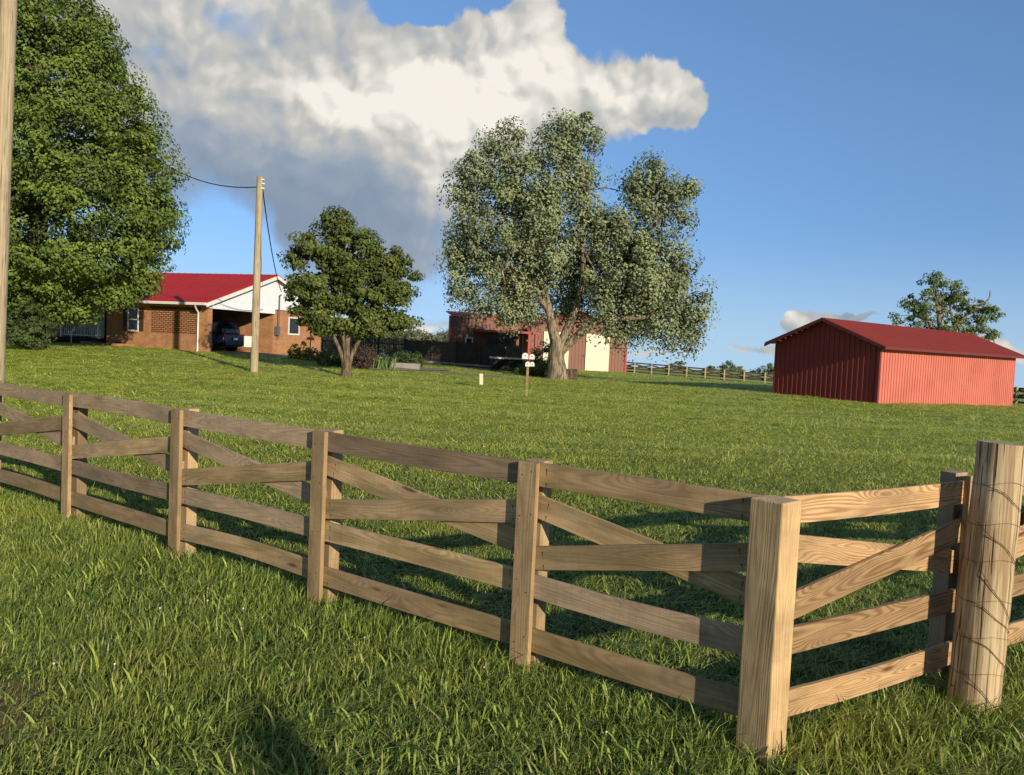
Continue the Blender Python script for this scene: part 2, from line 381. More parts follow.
for i in range(10):
    spec = [(46, .16, .03, .11, .0052, .45, 0), (38, .14, .04, .14, .0062, .6, .2), (54, .18, .02, .09, .0048, .4, 0), (26, .09, .07, .18, .0075, .8, .3), (46, .16, .03, .12, .0052, .5, 0),
            (22, .07, .05, .15, .010, .9, .4), (50, .2, .02, .10, .005, .5, 0), (40, .15, .04, .13, .006, .6, 0), (30, .13, .015, .05, .013, 1.3, .6), (34, .17, .03, .10, .0055, .5, 0)][i]
    me = tuft_mesh('tuft', *spec[:6], 100+i, spec[6])
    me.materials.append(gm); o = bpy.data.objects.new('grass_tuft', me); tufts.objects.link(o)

# fence line in plan (front-left run and right run)
P5 = Vector((1.335, 3.925, 0)); DL = Vector((-.811, .585, 0)); NL = Vector((.585, .811, 0))
DR = Vector((.842, .539, 0)); NR = Vector((-.539, .842, 0))
def inside_fence(x, y):
    a = (x-P5.x)*NL.x+(y-P5.y)*NL.y; b = (x-P5.x)*NR.x+(y-P5.y)*NR.y
    return np.minimum(a, b)
BARE = [(-2.55, 3.98, .42), (-2.9, 4.4, .3)]
def footprints(x, y):
    k = np.ones_like(x)
    def rect(ox, oy, ux, uy, a0, a1, b0, b1):
        nonlocal k
        a = (x-ox)*ux+(y-oy)*uy; b = -(x-ox)*uy+(y-oy)*ux
        k = np.where((a > a0) & (a < a1) & (b > b0) & (b < b1), 0, k)
    for f in FOOT: rect(*f)
    return k
FOOT = []
def grass_object():
    # polar fan grid
    ds = np.concatenate([np.arange(2.2, 14, .25), np.arange(14, 30, .6), np.arange(30, 66, 1.2)])
    ths = np.linspace(-.72, .72, 121)
    T, D = np.meshgrid(np.tan(ths), ds); X = D*T; Y = D.copy(); Z = gz_np(X, Y)
    ins = inside_fence(X, Y)
    dens = np.interp(D, [2, 5, 8, 13, 20, 32, 50, 66], [150, 150, 110, 66, 42, 22, 9, 4])
    keep = footprints(X, Y)
    dens = dens*keep
    hs = np.where(ins > 0, .62, 1.0)              # mown inside, longer outside
    nf = np.exp(-(ins/.28)**2)                      # tall grass along the fence
    hs = hs*(1+.45*nf)
    pat = np.sin(X*1.7+1.3*np.sin(Y*1.1))*np.sin(Y*1.9+1.1*np.cos(X*1.4))
    hs = hs*(1+.30*pat)
    for bx, by, br in BARE:
        w = np.clip(1-np.hypot(X-bx, (Y-by))/br, 0, 1); dens = dens*(1-.62*w); hs = hs*(1-.5*w)
    wid = np.interp(D, [2, 8, 14, 30, 66], [1.15, 1.15, 1.5, 2.6, 5.0])
    hs = hs*np.interp(D, [2, 12, 30, 66], [1, 1, .95, .95])
    n1, n2 = X.shape
    vs = list(zip(X.ravel(), Y.ravel(), Z.ravel()))
    fs = [(i*n2+j, i*n2+j+1, (i+1)*n2+j+1, (i+1)*n2+j) for i in range(n1-1) for j in range(n2-1)]
    me = bpy.data.meshes.new('grass'); me.from_pydata(vs, [], fs); me.update()
    for nm, ar in (('dens', dens), ('hs', hs), ('wid', wid)):
        me.attributes.new(nm, 'FLOAT', 'POINT').data.foreach_set('value', ar.ravel().astype(np.float32))
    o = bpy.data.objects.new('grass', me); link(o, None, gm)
    ng = bpy.data.node_groups.new('grass_scatter', 'GeometryNodeTree')
    ng.interface.new_socket('Geometry', in_out='INPUT', socket_type='NodeSocketGeometry')
    ng.interface.new_socket('Geometry', in_out='OUTPUT', socket_type='NodeSocketGeometry')
    N = ng.nodes; L = ng.links
    gi = N.new('NodeGroupInput'); go = N.new('NodeGroupOutput')
    def attr(nm):
        a = N.new('GeometryNodeInputNamedAttribute'); a.data_type = 'FLOAT'; a.inputs['Name'].default_value = nm; return a.outputs['Attribute']
    dp = N.new('GeometryNodeDistributePointsOnFaces'); L.new(gi.outputs[0], dp.inputs['Mesh']); L.new(attr('dens'), dp.inputs['Density'])
    dp.inputs['Seed'].default_value = 4
    ci = N.new('GeometryNodeCollectionInfo'); ci.inputs['Collection'].default_value = tufts; ci.inputs['Separate Children'].default_value = True; ci.inputs['Reset Children'].default_value = True
    ip = N.new('GeometryNodeInstanceOnPoints'); L.new(dp.outputs['Points'], ip.inputs['Points']); L.new(ci.outputs[0], ip.inputs['Instance']); ip.inputs['Pick Instance'].default_value = True
    rv = N.new('FunctionNodeRandomValue'); rv.data_type = 'FLOAT_VECTOR'
    rv.inputs[0].default_value = (-.10, -.10, -.5); rv.inputs[1].default_value = (.10, .10, .9)
    L.new(rv.outputs[0], ip.inputs['Rotation'])
    rs = N.new('FunctionNodeRandomValue'); rs.data_type = 'FLOAT'; rs.inputs[2].default_value = .7; rs.inputs[3].default_value = 1.25; rs.inputs['Seed'].default_value = 9
    cx = N.new('ShaderNodeCombineXYZ')
    def mul(a, b):
        q = N.new('ShaderNodeMath'); q.operation = 'MULTIPLY'; L.new(a, q.inputs[0]); L.new(b, q.inputs[1]); return q.outputs[0]
    w_ = mul(attr('wid'), rs.outputs[1]); h_ = mul(attr('hs'), rs.outputs[1])
    L.new(w_, cx.inputs[0]); L.new(w_, cx.inputs[1]); L.new(h_, cx.inputs[2]); L.new(cx.outputs[0], ip.inputs['Scale'])
    L.new(ip.outputs[0], go.inputs[0])
    md = o.modifiers.new('scatter', 'NODES'); md.node_group = ng
    tag(o, kind='stuff', label='green lawn grass, longer on the near side of the board fence', cat='grass')

# ------------------------------------------------------------------ foliage
def leaves_mesh(name, P, Nn, size, shade, mat, parent, aspect=.62, seed=0):
    """folded rhombus leaves at points P with normals Nn"""
    r = np.random.default_rng(seed); n = len(P)
    Nn = Nn/np.linalg.norm(Nn, axis=1, keepdims=True)
    t = r.normal(size=(n, 3)); t -= Nn*(t*Nn).sum(1, keepdims=True); t /= np.linalg.norm(t, axis=1, keepdims=True)
    b = np.cross(Nn, t); s = (size*r.uniform(.65, 1.35, n))[:, None]
    droop = np.array([0, 0, -1.])*s*.15
    v0 = P-t*s*.5; v2 = P+t*s*.5+droop; v1 = P+b*s*aspect*.5+Nn*s*.12-t*s*.08; v3 = P-b*s*aspect*.5+Nn*s*.12-t*s*.08
    V = np.stack([v0, v1, v2, v3], 1).reshape(-1, 3).astype(np.float32)
    me = bpy.data.meshes.new(name); me.vertices.add(4*n); me.vertices.foreach_set('co', V.ravel())
    idx = (np.arange(n)[:, None]*4+np.array([0, 1, 2, 0, 2, 3])).ravel().astype(np.int32)
    me.loops.add(6*n); me.loops.foreach_set('vertex_index', idx)
    me.polygons.add(2*n); me.polygons.foreach_set('loop_start', (np.arange(2*n)*3).astype(np.int32)); me.polygons.foreach_set('loop_total', np.full(2*n, 3, np.int32))
    me.update(calc_edges=True)
    me.attributes.new('shade', 'FLOAT', 'POINT').data.foreach_set('value', np.repeat(shade, 4).astype(np.float32))
    o = bpy.data.objects.new(name, me); return link(o, parent, mat)
def crown(parent, blobs, lump_r, n_lumps, per, size, mat, base, seed=1, flat=.6, inner=.12, name='crown', hang=0.0, rough=.12, bump=.07, gap=.55, upb=.55):
    """blobs: world ellipsoids (c, (rx,ry,rz)); lumps sit on their union's surface, leaves fill each lump"""
    r = np.random.default_rng(seed)
    cs = np.array([tuple(b[0]) for b in blobs]); rs = np.array([b[1] for b in blobs])
    area = (rs[:, 0]*rs[:, 2]+rs[:, 0]*rs[:, 1]+rs[:, 1]*rs[:, 2]); pr = area/area.sum()
    L = []; D = []; IN = []
    while len(L) < n_lumps:
        k = r.choice(len(blobs), p=pr); d = r.normal(size=3); d /= np.linalg.norm(d)
        inn = r.uniform() < inner
        f = r.uniform(.45, .85) if inn else r.uniform(1-rough, 1.0+rough*.6)
        w3 = cs[k]+d*rs[k]; fq = 2.2/lump_r*.5
        nz = math.sin(w3[0]*fq+1.7*math.sin(w3[2]*fq*.8))*math.sin(w3[2]*fq*1.1+1.3*math.sin(w3[1]*fq*.9)+seed)+.5*math.sin(w3[0]*fq*2.3+seed)*math.sin(w3[2]*fq*2.1+w3[1]*fq)
        if not inn and nz < -gap: continue
        if not inn: f += bump*nz
        p = cs[k]+d*rs[k]*f
        q = (((p-cs)/rs)**2).sum(1); q[k] = 9
        if not inn and q.min() < .62: continue
        L.append(p); D.append(d); IN.append(inn)
    L = np.array(L); D = np.array(D); IN = np.array(IN)
    lr = lump_r*r.uniform(.5, 1.45, len(L)); lsh = r.uniform(-.3, .3, len(L)); lsh = np.where(IN, -.42, lsh)  # inner lumps get dark leaves: the crown's inner shadow put into the colour
    n = len(L)*per
    k = np.repeat(np.arange(len(L)), per)
    o = r.normal(size=(n, 3)); o /= np.linalg.norm(o, axis=1, keepdims=True); o *= (r.uniform(.35, 1.0, n)**.5)[:, None]
    o[:, 2] *= flat
    P = L[k]+o*lr[k][:, None]
    if hang: P[:, 2] -= hang*np.abs(r.normal(size=n))*(np.repeat(r.uniform(size=len(L)) < .5, per))
    Nn = o*1.0+D[k]*.5+np.array([0, 0, upb])+r.normal(size=(n, 3))*.38
    flip = r.uniform(size=n) < .14; Nn[flip] *= -1
    sh = np.clip(.45+lsh[k]+r.normal(size=n)*.18+o[:, 2]*.5, 0, 1)  # leaves high in a lump are lighter, a lit top painted in
    P = P-np.array(base)
    return leaves_mesh(name, P, Nn, size, sh, mat, parent, seed=seed), L
def blobs_px(lst, d, dd=1.0):
    out = []
    for b in lst:
        x, y, rx, ry = b[:4]; off = b[4] if len(b) > 4 else 0; q = d+off
        out.append((at(x, y, q), (rx*q/F, (rx+ry)/2*q/F*dd, ry*q/F)))
    return out
def limbs(parent, base, segs, mat, name='limb'):
    o = []
    for pts, rad in segs:
        mb = MB(); P = [Vector(p)-Vector(base) for p in pts]
        # smooth the polyline a little
        Q = []; R = []
        for i in range(len(P)-1):
            for k in range(4):
                t_ = k/4; a = P[max(i-1, 0)]; b = P[i]; c = P[i+1]; e = P[min(i+2, len(P)-1)]
                Q.append(.5*((2*b)+(c-a)*t_+(2*a-5*b+4*c-e)*t_*t_+(3*b-3*c+e-a)*t_**3)); R.append(rad[i]*(1-t_)+rad[i+1]*t_)
        Q.append(P[-1]); R.append(rad[-1])
        mb.tube(Q, R, 10, True); o.append(mb.build(name, mat, parent))
    return o
def twigs(parent, base, roots, ends, mat, r0_=.05, n=60, seed=3, name='branch'):
    """many thin branches in one part"""
    r = random.Random(seed); mb = MB()
    for e in r.sample(list(range(len(ends))), min(n, len(ends))):
        E_ = Vector(ends[e]); s = min(roots, key=lambda q: (Vector(q)-E_).length+abs(r.gauss(0, .6))); s = Vector(s)
        mid = (s+E_)/2+Vector((r.gauss(0, .2), r.gauss(0, .2), r.uniform(.0, .4)))
        b = Vector(base); mb.tube([s-b, mid-b, E_-b], [r0_, r0_*.6, r0_*.15], 5, False)
    return mb.build(name, mat, parent)

# ================================================================== FENCE
fence = thing('board_fence', 'long wooden board fence with crossed braces turning a corner at a thick square post', 'fence', (P5.x, P5.y, 0))
def stick(name, a, b, h, th, mat, yoff=0, seg=1, warp=0.0, bevel=.003, sidevec=None, parent=fence, org=P5, nails=()):
    """plank from a to b; local X along, Y thickness, Z height. a,b on the plank's front centre line"""
    a = Vector(a); b = Vector(b); d = b-a; Lh = d.length; ex = d.normalized()
    if sidevec is None: sidevec = Vector((-ex.y, ex.x, 0))
    ey = (Vector(sidevec)-ex*Vector(sidevec).dot(ex)).normalized(); ez = ex.cross(ey)
    vs = []; fs = []
    for i in range(seg+1):
        x = Lh*i/seg; w = warp*math.sin(PI*i/seg); wy = warp*.6*math.sin(PI*i/seg*1.0)
        vs += [(x, yoff+wy, -h/2+w), (x, yoff+th+wy, -h/2+w), (x, yoff+th+wy, h/2+w), (x, yoff+wy, h/2+w)]
    for i in range(seg):
        o = i*4
        for k in range(4): fs.append((o+k, o+(k+1) % 4, o+4+(k+1) % 4, o+4+k))
    fs += [(3, 2, 1, 0), tuple(seg*4+k for k in range(4))]
    nb_ = len(fs)
    for (nx, nz_) in nails:
        o = len(vs); vs += [(nx+.0048*math.cos(q*PI/4), yoff-.0006, nz_+.0048*math.sin(q*PI/4)) for q in range(8)]
        o2 = len(vs); vs += [(nx-.0025*1.0, yoff-.0004, nz_-.003), (nx+.0025, yoff-.0004, nz_-.003), (nx+.001, yoff-.0004, nz_-.03-.02*random.random())]
        fs.append(tuple(range(o, o+8)))
        if name != 'batten': fs.append((o2, o2+1, o2+2))
    me = bpy.data.meshes.new(name); me.from_pydata(vs, [], fs); me.update()
    bm = bmesh.new(); bm.from_mesh(me); bm.faces.ensure_lookup_table(); bmesh.ops.recalc_face_normals(bm, faces=bm.faces[:nb_]); bm.to_mesh(me); bm.free()
    o = bpy.data.objects.new(name, me); link(o, parent, mat)
    if nails:
        me.materials.append(M['nail'])
        for p_ in me.polygons:
            if p_.index >= nb_: p_.material_index = 1
    o.matrix_local = Matrix.Translation(a-Vector(org))@Matrix((ex, ey, ez)).transposed().to_4x4()
    bv = o.modifiers.new('bevel', 'BEVEL'); bv.width = bevel; bv.segments = 2; bv.limit_method = 'ANGLE'; bv.angle_limit = .6
    return o
Z = lambda fr: 1.315-1.165*fr
def panel(A, B, n, mats, front_first, trimA=0, trimB=0, jit=.0):
    """A left end, B right end on the ground (as seen from the camera side); n = away normal"""
    d = (B-A).normalized(); A = A+d*trimA; B = B-d*trimB
    j = lambda: random.gauss(0, .006)
    up_ = Vector((0, 0, 1))
    def pt(P, fr): return P+up_*(Z(fr)+j())
    W = .142
    for nm, fa, fb, lay, mt in (('rail', .062, .065, 0, mats[0]), ('rail', .645, .64, 0, mats[1]), ('rail', .925, .92, 0, mats[2]),
                                ('brace', .51, .255, 0, mats[3]), ('brace', .225, .455, 1, mats[4])):
        th = .026; off = .001 if lay == 0 else .030
        a = pt(A, fa); b = pt(B, fb)
        Lb = (b-a).length; nl = [(x_+random.uniform(-.006, .006), z_+random.uniform(-.008, .008)) for x_ in (.115, Lb-.115) for z_ in (-.04, .04)]
        stick(nm, a, b, W, th, mt, off, 8, random.gauss(0, .008) if nm == 'rail' else 0, .0025, sidevec=n, nails=nl)
def fpost(P, n, d, mat_f, mat_r, h=1.315, wid=.138):
    """front batten and rear post clamping the boards"""
    top = h+random.gauss(0, .004)
    stick('batten', P+Vector((0, 0, -.05)), P+Vector((0, 0, top)), wid, .036, mat_f, -.038, 1, 0, .003, sidevec=n, nails=[(.05+Z(f_)+random.uniform(-.04, .04), s_*wid*.27+random.uniform(-.006, .006)) for f_ in (.062, .3, .645, .925) for s_ in (-1, 1)])
    stick('post', P+d*.01+Vector((0, 0, -.3)), P+d*.01+Vector((0, 0, top+.004)), wid*.98, .10, mat_r, .0575, 1, 0, .004, sidevec=n)
xs = [1.335, .135, -1.385, -2.90, -4.50, -6.15, -7.8]
ST = [P5+DL*((P5.x-x)/.811) for x in xs]
ml = [M['board_left'], M['board_grey']]
for i in range(len(ST)-1):
    B_, A_ = ST[i], ST[i+1]
    mats = [M['board_grey'] if i >= 1 else M['board_left'], M['board_grey'] if i != 1 else M['board_left'], M['board_left'], M['board_left'], M['board_grey'] if i > 1 else M['board_left']]
    panel(A_, B_, NL, mats, True, trimB=.05 if i == 0 else 0)
for i in range(1, len(ST)): fpost(ST[i], NL, DL, M['post_wood'], M['post_wood'], 1.318 if i > 1 else 1.312)
# corner post
ang = math.atan2(.62, -.785)
ex = Vector((-.66, .75, 0)); ey_ = Vector((.75, .66, 0))
stick('corner_post', P5+Vector((-.015, -.03, -.3)), P5+Vector((-.015, -.03, 1.315)), .178, .178, M['corner_wood'], -.089, 1, 0, .008, sidevec=ey_)
# right run
RS = [P5, P5+DR*1.79, P5+DR*3.6, P5+DR*5.5, P5+DR*7.4, P5+DR*9.3]
for i in range(5):
    panel(RS[i], RS[i+1], NR, [M['board_right']]*5, True, trimA=.05 if i == 0 else 0)
for i in range(1, 6): fpost(RS[i], NR, DR, M['post_wood'], M['board_grey'], 1.345)

# round post with wire
rp0 = Vector((2.765, 4.565, .04))
rp = thing('round_post', 'thick round weathered gate post wrapped with rusty barbed wire', 'post', rp0)
mb = MB(); pts = []; rad = []
for k in range(25):
    z = -.3+k/24*1.84; lean = .055*max(z, 0)/1.6
    pts.append((lean, .0, z)); rad.append(.137-.014*max(z, 0)/1.6+random.gauss(0, .0012))
mb.tube(pts, rad, 40, True); o = mb.build('post_shaft', M['round_post'], rp)
mb = MB()
def post_r(z): return .137-.014*z/1.6+.004, .055*z/1.6
for z0_, z1_ in ((1.30, 1.20), (1.07, .97), (.86, .77), (.63, .54), (.42, .33), (.21, .13)):
    pt_ = []
    for k in range(49):
        th = 2*PI*k/48; z = z0_-.02*math.sin(th*1.0)+.01*math.sin(3*th); rr, lx = post_r(z)
        pt_.append((lx+rr*math.cos(th), rr*math.sin(th), z))
    mb.tube(pt_, .0010, 5, False)
for z0_ in (1.30, 1.07, .86, .63, .42, .21):
    pt_ = []
    for k in range(25):
        s = k/24; th = PI*1.12+s*PI*.62; z = z0_+.01-(.24+.11*math.sin(z0_*9))*s**(1.5+.4*math.sin(z0_*5))+.006*math.sin(11*s+z0_*7); rr, lx = post_r(max(z, 0)); rr += .004
        pt_.append((lx+rr*math.cos(th), rr*math.sin(th), z))
    mb.tube(pt_, .0019, 5, False)
    for k in range(2, 24, 3):
        p = Vector(pt_[k]); q = Vector((random.gauss(0, 1), random.gauss(0, 1)-.5, random.gauss(0, 1))).normalized()*.012
        mb.tube([p-q*.7, p+q*.7], .0011, 4, False)
mb.build('barbed_wire', M['rusty_wire'], rp)
mb = MB()  # insulator / coil on the right side
c_ = Vector((.055*1.1/1.6+.145, -.01, 1.13)); ring = [c_+Vector((.0, .035*math.cos(a), .05*math.sin(a))) for a in np.linspace(0, 2*PI, 21)]
mb.tube(ring, .013, 7, False); mb.tube([c_+Vector((-.02, 0, 0)), c_+Vector((.015, 0, 0))], .03, 12); mb.build('gate_hinge', M['black_fence'], rp)

# ================================================================== UTILITY POLES AND WIRES
mp = onground(254, 373, 29.8); mp.z -= .02
pole2 = thing('utility_pole', 'pale wooden utility pole standing on the lawn before the carport', 'utility pole', mp)
top2 = at(260, 177, 29.8)-mp
MB().tube([(0, 0, -.3), tuple(top2*.5), tuple(top2)], [.15, .135, .115], 14).build('pole_shaft', M['pole'], pole2)
MB().box(-.34, -.08, -.2, -.02, at(247, 347, 29.8).z-mp.z, at(247, 336, 29.8).z-mp.z).build('meter_box', M['white'], pole2, .01)
mb = MB(); tv = top2
for dz, dx in ((-.1, .13), (-.25, .15), (-.42, .14)):
    MB().tube([(tv.x+dx-.05, tv.y-.06, tv.z+dz), (tv.x+dx+.05, tv.y-.06, tv.z+dz)], .035, 8).build('insulator', M['white'], pole2)
lp = Vector((-10.3, 15.6, gz(-10.3, 15.6)))
p_top = at(14, -150, 15.6); p_base = at(-4, 335, 15.6); sh = p_top-p_base; lpx = p_base+sh.normalized()*((lp.z-p_base.z)/sh.normalized().z)
pole1 = thing('utility_pole', 'tall wooden utility pole cut off by the left edge of the picture', 'utility pole', lpx)
MB().tube([(0, 0, -.3), tuple((p_top-lpx)*.5), tuple(p_top-lpx)], [.17, .155, .14], 16).build('pole_shaft', M['pole'], pole1)
def wire(a, b, sag, r=.012, n=24, label='', group=None):
    a = Vector(a); b = Vector(b); pts = [a.lerp(b, t)-Vector((0, 0, sag*4*t*(1-t)))-a for t in [i/n for i in range(n+1)]]
    o = MB().tube(pts, r, 6, False).build('cable', M['wire']); o.location = a
    tag(o, label, 'cable', group); return o
wire(at(60, 20, 47), at(259, 187, 29.75), 2.6, .02, label='drooping black cable from behind the big maple to the yard pole')
wire(at(262, 184, 29.8), at(281.5, 292, 42.2), .5, .022, label='thick service cable dropping from the yard pole to the house mast')
wire(at(259, 200, 29.7), at(262, 285, 29.9)+Vector((.05,-.12,0)), .02, .008, label='thin ground cable hugging the upper part of the yard pole')
wire(at(-4, -18, 15.6), at(330, -70, 29.8), .4, .014, label='cable crossing the top left corner above the tree')

# ================================================================== HOUSE
hz = .93
def place_on_ray(px, d):
    p = at(px, 354, d); return Vector((p.x, p.y, hz))
HC = place_on_ray(206.5, 40.8); HR = math.atan2(-.33, .944)
house = thing('brick_house', 'low brick house with red metal roof and open carport under a white gable', 'house', HC, HR)
HW, HL, WH, RZ = 10.4, 19.0, 2.58, 4.45    # gable width, length, wall height, ridge height
T = .22
mb = MB()
mb.box(-6.6, -.36, 0, T, -.6, WH)                     # front wall (carport screen + room)
hw = mb.build('front_wall', M['brick'], house)
MB().box(-.36, 0, 0, .36, -.6, WH).build('brick_column', M['brick'], house)
MB().box(-.25, 0, 5.45, HW, -.6, WH).build('gable_end_wall', M['brick'], house)
MB().box(-6.6, -.26, 5.45, 5.45+T, -.6, WH).build('carport_side_wall', M['brick'], house)
MB().box(-6.6, -6.38, T+.01, 5.44, -.6, WH).build('carport_back_wall', M['brick'], house)
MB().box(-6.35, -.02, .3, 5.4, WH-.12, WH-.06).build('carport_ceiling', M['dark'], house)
MB().box(-6.3, 1.2, .4, 5.4, -.5, .03).build('carport_floor', M['concrete'], house)
MB().box(-HL, -6.61, 1.9, HW-.01, -.6, WH).build('porch_wall', M['grey_siding'], house)
MB().box(-6.58, -.37, -.02, -.003, -.6, .95).build('brick_base', M['brick'], house)
sx0, sx1 = -3.55, -.5
MB().box(sx0, sx1, -.03, -.004, .96, 2.2).build('brick_screen', M['screen'], house)
MB().box(sx0-.1, sx1+.05, -.035, -.004, 2.2, 2.3).build('screen_lintel', M['shutter'], house)
# gable
mb = MB(); mb.prism([(-.45, WH-.02), (HW+.45, WH-.02), (HW/2, RZ-.06)], .0, .10, 'x')
mb.prism([(0, WH-.28), (5.45, WH-.28), (5.45, WH-.02), (0, WH-.02)], .002, .12, 'x')
mb.build('gable_siding', M['white_siding'], house)
# roof: two ribbed metal planes
def roof_slab(y_e, z_e, y_r, z_r, x0, x1, th=.07, rib=.45, ribh=.03):
    mb = MB(); s = Vector((0, y_r-y_e, z_r-z_e)); ln = s.length; s.normalize(); nn = Vector((0, -s.z, s.y))
    if nn.z < 0: nn = -nn
    def P(x, a, h): v = Vector((0, y_e, z_e))+s*a+nn*h; return (x, v.y, v.z)
    mb.add([P(x0, 0, 0), P(x1, 0, 0), P(x1, ln, 0), P(x0, ln, 0), P(x0, 0, th), P(x1, 0, th), P(x1, ln, th), P(x0, ln, th)],
           [(0, 1, 2, 3), (4, 5, 6, 7), (0, 1, 5, 4), (1, 2, 6, 5), (2, 3, 7, 6), (3, 0, 4, 7)])
    k = x0+rib/2
    while k < x1-.03:
        mb.add([P(k-.02, 0, th-.003), P(k+.02, 0, th-.003), P(k+.02, ln, th-.003), P(k-.02, ln, th-.003), P(k-.012, 0, th+ribh), P(k+.012, 0, th+ribh), P(k+.012, ln, th+ribh), P(k-.012, ln, th+ribh)],
               [(4, 5, 6, 7), (0, 1, 5, 4), (1, 2, 6, 5), (2, 3, 7, 6), (3, 0, 4, 7)])
        k += rib
    return mb
roof_slab(-.62, WH-.06, HW/2, RZ, -HL-.4, .42, ribh=.015).build('roof', M['roof_red'], house)
roof_slab(HW+.62, WH-.06, HW/2, RZ, -HL-.4, .42, ribh=.015).build('roof', M['roof_red'], house)
mb = MB()
for sgn in (0, 1):
    ye = -.60 if sgn == 0 else HW+.60
    s = Vector((0, HW/2-ye, RZ-.02-(WH-.08))); 
    mb.add([(x, y, z+o) for x in (.425, .45) for (y, z) in ((ye, WH-.08), (HW/2, RZ-.02)) for o in (-.17, .03)],
           [(0, 1, 3, 2), (4, 5, 7, 6), (0, 1, 5, 4), (2, 3, 7, 6), (0, 2, 6, 4), (1, 3, 7, 5)])
mb.build('rake_board', M['white'], house)
MB().box(-HL-.4, .42, -.72, -.60, WH-.16, WH-.03).build('gutter', M['white'], house)
MB().box(-HL-.4, .40, -.60, -.01, WH-.13, WH-.10).build('soffit', M['white'], house)
MB().tube([(-.2, -.66, WH-.15), (-.25, -.62, WH-.25), (-.5, -.10, WH-.5), (-.52, -.07, WH-.6), (-.52, -.07, .1), (-.62, -.2, .02)], .045, 8).build('downspout', M['white'], house)
def hwindow(x0, x1, z0, z1, y, axis='y', shut=True, par=house):
    mb = MB()
    if axis == 'y':
        mb.box(x0, x0+.07, y-.05, y-.002, z0, z1).box(x1-.07, x1, y-.05, y-.002, z0, z1).box(x0+.07, x1-.07, y-.05, y-.002, z1-.07, z1).box(x0+.07, x1-.07, y-.05, y-.002, z0, z0+.08).box(x0+.07, x1-.07, y-.045, y-.002, (z0+z1)/2-.025, (z0+z1)/2+.025)
        f = mb.build('window', M['white'], par); MB().box(x0+.065, x1-.065, y-.02, y-.003, z0+.06, z1-.06).build('pane', M['glass'], f)
        if shut:
            for a in (x0-.3, x1+.02): MB().box(a, a+.28, y-.035, y-.002, z0+.02, z1-.02).build('shutter', M['shutter'], f)
            MB().box(x0-.05, x1+.05, y-.09, y-.051, z0-.06, z0).build('sill', M['brick'], f)
    else:
        mb.box(y+.002, y+.05, x0, x0+.07, z0, z1).box(y+.002, y+.05, x1-.07, x1, z0, z1).box(y+.002, y+.05, x0+.07, x1-.07, z1-.07, z1).box(y+.002, y+.05, x0+.07, x1-.07, z0, z0+.09)
        f = mb.build('window', M['white'], par); MB().box(y+.003, y+.02, x0+.065, x1-.065, z0+.06, z1-.06).build('pane', M['glass'], f)
    return f
hwindow(-5.15, -4.4, .95, 2.2, 0)
hwindow(6.9, 8.0, 1.15, 2.2, 0, 'x')
MB().box(-5.95, -5.6, -.035, -.021, .12, .32).build('foundation_vent', M['dark'], house)
# meter mast on gable end
mb = MB(); mb.tube([(.22, 5.7, .9), (.22, 5.7, 3.35)], .03, 8); mb.tube([(.22, 5.7, 3.35), (.3, 5.7, 3.42)], .05, 8)
mast = mb.build('service_mast', M['grey_siding'], house); MB().box(.02, .2, 5.55, 5.85, 1.1, 1.6).build('meter_box', M['grey_siding'], house)
MB().tube([(.06, 9.2, 0), (.06, 9.2, 2.1)], .03, 6).build('drain_pipe', M['shutter'], house)
# porch in front of recessed grey wall
MB().box(-15.2, -7.0, -.1, 1.88, .32, .46).build('porch_deck', M['black_fence'], house)
mb = MB()
for x in np.arange(-15.1, -7, 1.35): MB().box(x, x+.12, -.05, .07, -.5, .318).build('porch_footing', M['black_fence'], house)
for x in (-15.1, -12.4, -9.85, -7.2):
    MB().box(x, x+.11, -.05, .06, .462, WH-.14).build('porch_post', M['white'], house)
def rail_(x0, x1):
    mb = MB(); mb.box(x0, x1, -.02, .04, 1.3, 1.36).box(x0, x1, -.02, .04, .58, .63); n = int((x1-x0)/.14)
    for k in range(1, n): mb.box(x0+k*(x1-x0)/n-.015, x0+k*(x1-x0)/n+.015, -.005, .025, .632, 1.298)
    mb.build('porch_railing', M['white'], house)
rail_(-9.72, -7.22)
for x0, x1 in ((-13.3, -12.3), (-11.5, -10.5)): hwindow(x0, x1, 1.2, 2.2, 1.898, 'y', False)
MB().box(-9.6, -8.7, 1.85, 1.89, .46, 2.3).build('front_door', M['white'], house)
mb = MB(); mb.box(-7.2, -6.95, -1.3, -.15, -.6, .12)
for k in range(3): mb.box(-7.9, -7.21, -.15-.35*(k+1), -.15-.35*k, -.6, .3-.16*k)
mb.build('porch_steps', M['concrete'], house)
mb = MB(); mb.tube([(-7.85, -.1, 1.3), (-7.85, -1.1, .75), (-7.85, -1.1, -.1)], .025, 6); mb.build('step_handrail', M['white'], house)
mb = MB(); mb.box(-6.95, -4.6, -1.25, -1.1, -.5, .28); mb.box(-4.75, -4.6, -1.1, -.03, -.5, .28).box(-6.95, -6.8, -1.1, -.03, -.5, .28); mb.build('brick_planter', M['brick'], house)
FOOT.append((HC.x, HC.y, .944, -.33, -HL, .2, -.1, HW)); FOOT.append((HC.x, HC.y, .944, -.33, 0, 3.4, .8, 4.6)); FOOT.append((HC.x, HC.y, .9, -.2, 3.4, 14, 2.0, 5.6))
